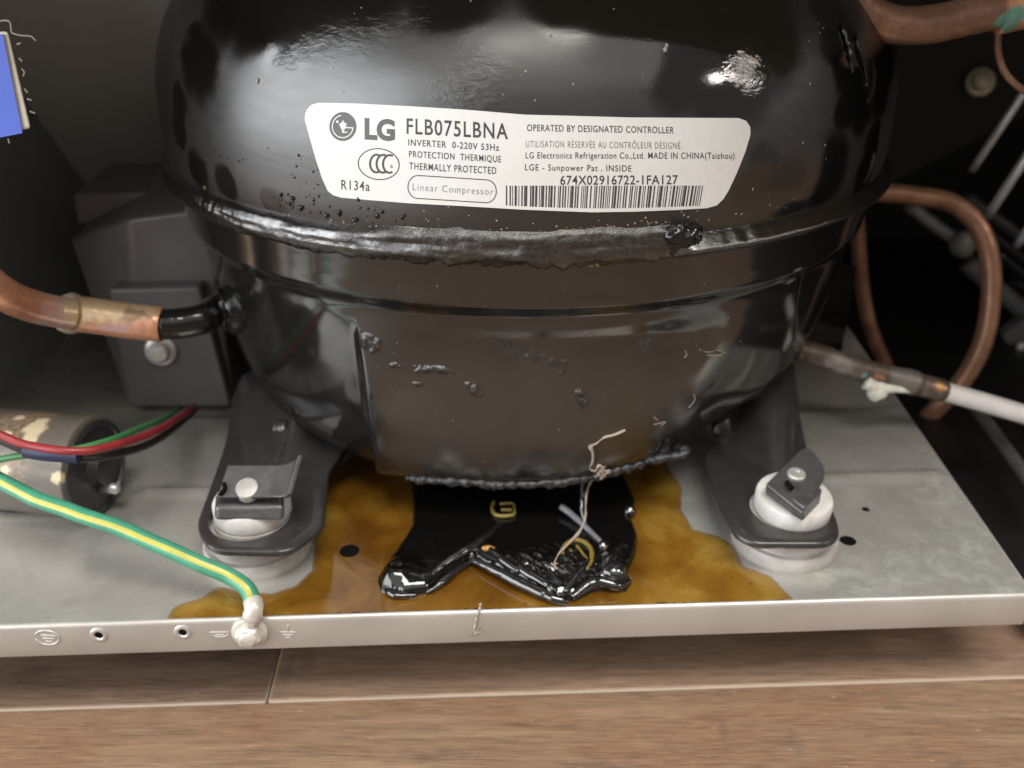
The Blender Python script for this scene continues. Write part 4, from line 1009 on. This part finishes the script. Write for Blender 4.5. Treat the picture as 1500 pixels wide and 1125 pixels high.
# ================================================================ left copper pipe with brazed sleeve
yc = ys-12
cpL = thing('copper_pipe', 'bent copper pipe with a brazed sleeve joined to the black stub on the left', 'copper pipe', AY(160, 462, yc))
pp = [AY(x, y, yc-dy) for x, y, dy in ((-50, 385, 22), (0, 427, 16), (40, 446, 10), (80, 456, 5), (110, 460, 2))]
M_copL = mk_copper('orange_copper', (0.62, 0.30, 0.175), (0.52, 0.24, 0.14), 0.30, None, [([(AY(85, 460, yc-4), 6), (AY(60, 455, yc-7), 5)], (0.46, 0.33, 0.31), 0.8), ([(AY(150, 452, yc-2), (7, 7, 3.2)), (AY(190, 458, yc-3), (7, 7, 2.2)), (AY(112, 455, yc-4), 4)], (0.48, 0.36, 0.21), 0.9), ([(AY(170, 478, yc-4), (6, 6, 1.2))], (0.45, 0.32, 0.33), 0.7), ([(AY(196, 466, yc-5), (4, 5, 1.2)), (AY(185, 462, yc-5), (1.5, 5, 2))], (0.22, 0.13, 0.08), 0.8)])
rough_cu = lambda p, a: 0.10*N(p.x, p.y, p.z, 0.8)
obj('tube', tube(pp, 4.35, 24, 10, jig=rough_cu), M_copL, cpL)
obj('sleeve', tube([AY(106, 459, yc), AY(140, 463, yc), AY(190, 470, yc), AY(239, 475.5, yc)], lambda t, a: 5.0 if t < 0.97 else 4.7, 28, 10, jig=rough_cu), M_copL, cpL)
obj('braze_ring', tube([AY(92, 457.5, yc-1), AY(100, 458.5, yc), AY(110, 459.5, yc), AY(122, 461, yc)], lambda t, a: 4.4+1.3*math.sin(math.pi*min(1, t*0.9+0.1))**0.8+0.3*math.sin(a*2), 24, 8, jig=lambda p, a: 0.35*N(p.x, p.y, p.z, 0.5)), mk_copper('braze_metal', (0.55, 0.46, 0.36), (0.42, 0.33, 0.24), 0.3), cpL)

# ================================================================ right side pipes
cpT = thing('copper_pipe', 'thick brown copper pipe with green patina crossing the top right corner', 'copper pipe', AY(1340, 40, -52))
green = [(AY(1256, 7, -64), 1.1), (AY(1490, 26, -62), 3.0), (AY(1476, 36, -60), 3.0)]
M_copT = mk_copper('brown_copper_patina', (0.31, 0.165, 0.10), (0.20, 0.105, 0.07), 0.42, green)
obj('tube', tube([AY(1205, -60, -55), AY(1240, -10, -55), AY(1270, 20, -55), (AY(1310, 36, -55)), AY(1360, 36, -55), AY(1410, 26, -55), AY(1480, 10, -55)], 4.6, 24, 10, jig=rough_cu), M_copT, cpT)
obj('sleeve', tube([AY(1462, 14, -55), AY(1500, 6, -55), AY(1560, -8, -55)], 6.0, 24, 8, jig=rough_cu), mk_copper('bright_copper_patina', (0.55, 0.28, 0.13), (0.42, 0.20, 0.10), 0.36, green), cpT)
cap = thing('capillary_tube', 'thin copper capillary tube curving down at the right edge', 'capillary tube', AY(1470, 80, -40))
obj('tube', tube([AY(1466, 20, -40), AY(1462, 50, -40), AY(1462, 75, -40), AY(1470, 102, -40), AY(1486, 122, -40), AY(1510, 138, -40), AY(1540, 146, -40)], 0.95, 12, 8), M_copT, cap)
lp = thing('copper_pipe', 'copper pipe looping behind the white pipe right of the compressor', 'copper pipe', AY(1440, 400, 30))
M_loop = mk_copper('loop_copper', (0.40, 0.21, 0.125), (0.30, 0.15, 0.09), 0.36)
obj('tube', tube([AY(1240, 282, 30), AY(1290, 282, 30), AY(1340, 287, 30), AY(1395, 298, 28), AY(1432, 330, 24), AY(1450, 380, 20), AY(1451, 440, 16), AY(1440, 500, 12), AY(1415, 550, 10), AY(1380, 590, 10), AY(1350, 620, 14)], 3.5, 20, 10, jig=rough_cu), M_loop, lp)
lp2 = thing('copper_pipe', 'thin dark copper pipe dropping behind the right edge of the compressor', 'copper pipe', AY(1265, 420, 60))
obj('tube', tube([AY(1252, 250, 55), AY(1256, 330, 55), AY(1260, 390, 55), AY(1266, 440, 55), AY(1278, 490, 55), AY(1305, 550, 60)], 2.9, 16, 8), M_loop, lp2)
wp = thing('white_pipe', 'white painted pipe with a corroded copper joint and a putty drip at right', 'pipe', AY(1330, 565, -42))
yw = -42
green2 = [(AY(1266, 549, yw-3.5), 1.0)]
M_jnt = mk_copper('corroded_joint', (0.17, 0.125, 0.095), (0.11, 0.085, 0.07), 0.45, green2, [([(AY(1330, 551, yw-3), 5)], (0.19, 0.17, 0.15), 0.9), ([(AY(1290, 556, yw-5), 2.2), (AY(1385, 567, yw-3), 2.2)], (0.42, 0.20, 0.10), 0.8), ([(AY(1230, 535, yw-3), 4)], (0.26, 0.23, 0.21), 0.8)])
obj('copper_joint', tube([AY(1170, 512, yw+4), AY(1210, 524, yw+2), AY(1250, 538, yw), AY(1290, 548, yw), AY(1335, 560, yw), AY(1362, 567, yw)], lambda t, a: lerp(3.5, 3.1, smooth((t-0.7)/0.3))+0.7*math.exp(-((t-0.8)/0.08)**2), 24, 12, jig=lambda p, a: 0.35*N(p.x, p.y, p.z, 0.45)), M_jnt, wp)
obj('tube', tube([AY(1352, 565, yw), AY(1400, 578, yw), AY(1460, 595, yw-2), AY(1530, 616, yw-4)], 3.1, 20, 8), M_white_pipe, wp)
obj('burnt_end', tube([AY(1348, 564, yw), AY(1365, 568, yw), AY(1382, 573, yw)], 3.6, 20, 6, jig=lambda p, a: 0.3*N(p.x, p.y, p.z, 0.6)), mk_copper('burnt_metal', (0.22, 0.14, 0.10), (0.10, 0.08, 0.08), 0.35, None, [([(AY(1378, 566, yw-3), 1.6)], (0.5, 0.27, 0.08), 0.9)]), wp)
pd = AY(1285, 573, yw-2.5)
obj('putty', join(lump(pd, Vector((0, -1, 0)), 3.2, 3.6, 2.6, 0.15, 1.2, 1, 24), tube([AY(1268, 560, yw-2.8), AY(1285, 567, yw-2.8), AY(1310, 569, yw-2.8), AY(1338, 572, yw-2.6)], lambda t, a: 2.3-1.4*t, 14, 8, jig=lambda p, a: 0.2*N(p.x, p.y, p.z, 0.5))), M_putty, wp)

# condenser: wires and tubes on the far right
cd = thing('condenser', 'black condenser coil with grey wires in the dark bay at right', 'condenser', AY(1480, 240, 120))
for (x0, y0), (x1, y1), r, dy in (((1512, 118), (1424, 250), 1.4, 30), ((1530, 190), (1446, 318), 1.7, 26), ((1555, 260), (1490, 360), 1.5, 22)):
    obj('wire', tube([AY(x0, y0, dy), AY((x0+x1)/2, (y0+y1)/2, dy), AY(x1, y1, dy+6)], r, 12, 4), M_coil, cd)
M_coilb = simple('black_coil_tube', (0.020, 0.020, 0.020), (0.012, 0.012, 0.012), 0.3)
for k in range(4):
    obj('coil_tube', tube([AY(1405+k*26, 280+k*42, 110), AY(1470+k*26, 330+k*42, 100), AY(1560+k*26, 400+k*42, 92)], 4.6, 14, 4), M_coilb, cd)
obj('coil_tube', tube([AY(1330, 300, 115), AY(1375, 335, 105), AY(1405, 355, 98)], 3.0, 14, 4), M_coil, cd)
obj('coil_end', lump(AY(1410, 358, 94), Vector((0.2, -1, 0)).normalized(), 6, 6.4, 5, 0.1, 1, 2, 24), simple('pale_cap', (0.30, 0.30, 0.25), (0.20, 0.20, 0.17), 0.45), cd)
obj('coil_tube', tube([AY(1416, 385, 92), AY(1450, 415, 90), AY(1500, 455, 88), AY(1560, 500, 86)], 4.2, 14, 5), simple('grey_tube', (0.13, 0.13, 0.13), (0.09, 0.09, 0.09), 0.4), cd)
q = [AY(1470, 490, 80), AY(1540, 440, 80), AY(1560, 560, 70), AY(1490, 545, 74)]
o = obj('coil_bracket', hull8(q, [back(p, 6) for p in q]), M_edge, cd, False); bevel(o, 0.8, 2)
for x, y in ((1497, 508), (1493, 536)): obj('bracket_screw', lump(AY(x, y, 72), Vector((0, -1, 0.2)).normalized(), 2.4, 2.4, 1.6, 0.1, 1, 3, 16), M_coil, cd)

# ================================================================ drier cylinder and harness at the left
dr = thing('capacitor', 'grey paint spotted metal cylinder with a black end at the left wall', 'capacitor', (-160, -88, 0))
rd = 14.2
p0, p1 = Vector((-205, -70, rd-0.2)), None
e = AY(132, 662, -84); cD = Vector((e.x, e.y, rd+0.3)); axd = Vector((0.985, -0.17, 0)).normalized()
obj('body', lathe([(rd-1, -62), (rd, -60), (rd, -2.0), (rd+0.5, -1.2), (rd+0.5, 0.2), (rd-0.4, 0.7)], cD, axd, 56), M_can, dr)
obj('end_cap', lathe([(rd-0.5, 0.3), (rd-0.7, 1.2), (rd-2.2, 1.6), (rd-2.6, 0.9), (5.0, 0.9), (4.6, 4.0), (1, 4.4)], cD, axd, 48), M_blackmetal, dr)
for s in (-1, 1):
    c = cD+axd*1+Vector((0.1, 0.6, 0))*0+Vector((0, 0, 6.5*s)); obj('terminal', lathe([(1.6, -0.5), (1.6, 4.5), (1.1, 5.2)], c, axd, 14), M_blackmetal if s > 0 else M_coil, dr)
hs = thing('wire_harness', 'red, black and green wires bundled in a navy sleeve over the cylinder', 'wire harness', AY(100, 665, -106))
ya = -110
def wire(pts, r): return tube([AY(x, y, yy) for x, y, yy in pts], r, 14, 10)
obj('black_wire', wire([(-40, 632, -106), (0, 644, -107), (50, 664, -108), (115, 672, -108), (175, 664, -100), (225, 647, -82), (266, 618, -52), (285, 600, -34)], 1.1), M_wblack, hs)
obj('red_wire', wire([(-40, 622, -108), (0, 637, -109), (40, 652, -110), (115, 661, -110.5), (175, 650, -102), (225, 633, -84), (262, 612, -58), (285, 596, -40)], 1.05), M_red, hs)
obj('green_wire', wire([(-30, 677, -106), (0, 673, -106), (30, 668, -106), (100, 660, -106), (160, 645, -98), (205, 627, -80), (245, 610, -55), (262, 596, -36)], 0.85), M_green2, hs)
obj('sleeve', wire([(38, 659, -109.5), (70, 664, -110), (116, 667, -110)], 2.0), M_navy, hs)

# ground wire
gw = thing('ground_wire', 'green and yellow striped ground wire screwed to the front rail', 'ground wire', AZ(200, 775, 10))
gp = [(-60, 672, 26), (0, 703, 24), (50, 730, 22), (110, 752, 20), (170, 771, 18), (230, 797, 15), (290, 823, 12), (335, 843, 9), (362, 862, 7), (371, 885, 4.0)]
path = [p+Vector((0.35*N(p.x, p.y, 1, 0.09), 0.35*N(p.x, p.y, 5, 0.09), 0.5*N(p.x, p.y, 9, 0.07))) for p in catmull([AZ(*p) for p in gp], 14)]; seg = 20
obj('insulation', tube(path, 2.0, seg, raw=True), M_green, gw)
V, Fc = [], []
for i in range(len(path)):
    d = (path[min(i+1, len(path)-1)]-path[max(i-1, 0)]).normalized(); side = d.cross(Vector((0.1, -0.75, 0.66))).normalized(); upv = side.cross(d)
    a0 = 0.15*math.sin(i*0.05)
    for k in range(7): a = a0+lerp(-0.32, 0.32, k/6); V.append(path[i]+(upv*math.cos(a)+side*math.sin(a))*2.03)
for i in range(len(path)-1):
    for k in range(6): Fc.append((i*7+k, i*7+k+1, i*7+k+8, i*7+k+7))
obj('stripe', (V, Fc), M_yellow, gw)
sc = RF(366, 925, 0.4)
crimp = [AZ(371, 882, 4.4), RF(372, 893, 1.4), RF(369, 905, 1.2), sc+fn*0.5]
obj('crimp_terminal', tube(crimp, lambda t, a: lerp(2.4, 2.0, t)*(1 if t < 0.75 else 0.8), 16, 8, jig=lambda p, a: 0.25*N(p.x, p.y, p.z, 0.8)), M_zinc, gw)
obj('terminal_ring', lathe([(4.3, -0.3), (4.3, 0.7), (3.9, 1.0), (3.2, 1.05)], sc, fn, 36), M_zinc, gw)
V, Fc = lathe([(3.3, 0.8), (3.3, 2.4), (2.7, 3.1), (1.2, 3.2), (1.0, 2.4)], sc, fn, 6)
o = obj('screw', (V, Fc), M_zinc, gw, False); bevel(o, 0.3, 2)
obj('screw_head_dome', lump(sc+fn*2.9, fn, 2.2, 2.2, 0.8, 0.25, 1.4, 3, 20), M_zinc, gw)
for o in bpy.data.objects:
    if o.type == 'MESH' and o.name.split('.')[0] in ('weld_lump', 'tube', 'sleeve', 'insulation', 'pipe_stub', 'side_lip', 'strand', 'tar_fold', 'tar_rim', 'paint_blister', 'weld_bead', 'upper_shell', 'lower_shell', 'tar_body', 'oil_puddle', 'rippled_paint', 'smeared_film', 'pipe_collar', 'end_cap', 'body', 'foot', 'terminal_ring', 'bolt', 'rivet', 'crimp_terminal'):
        b = bmesh.new(); b.from_mesh(o.data)
        if o.name.split('.')[0] in ('foot', 'sleeve', 'body', 'end_cap', 'bolt', 'rivet', 'pipe_collar', 'terminal_ring'):
            bmesh.ops.recalc_face_normals(b, faces=b.faces)
            for e_ in b.edges:
                if len(e_.link_faces) == 2 and e_.calc_face_angle(0) > math.radians(40): e_.smooth = False
        b.to_mesh(o.data); b.free()
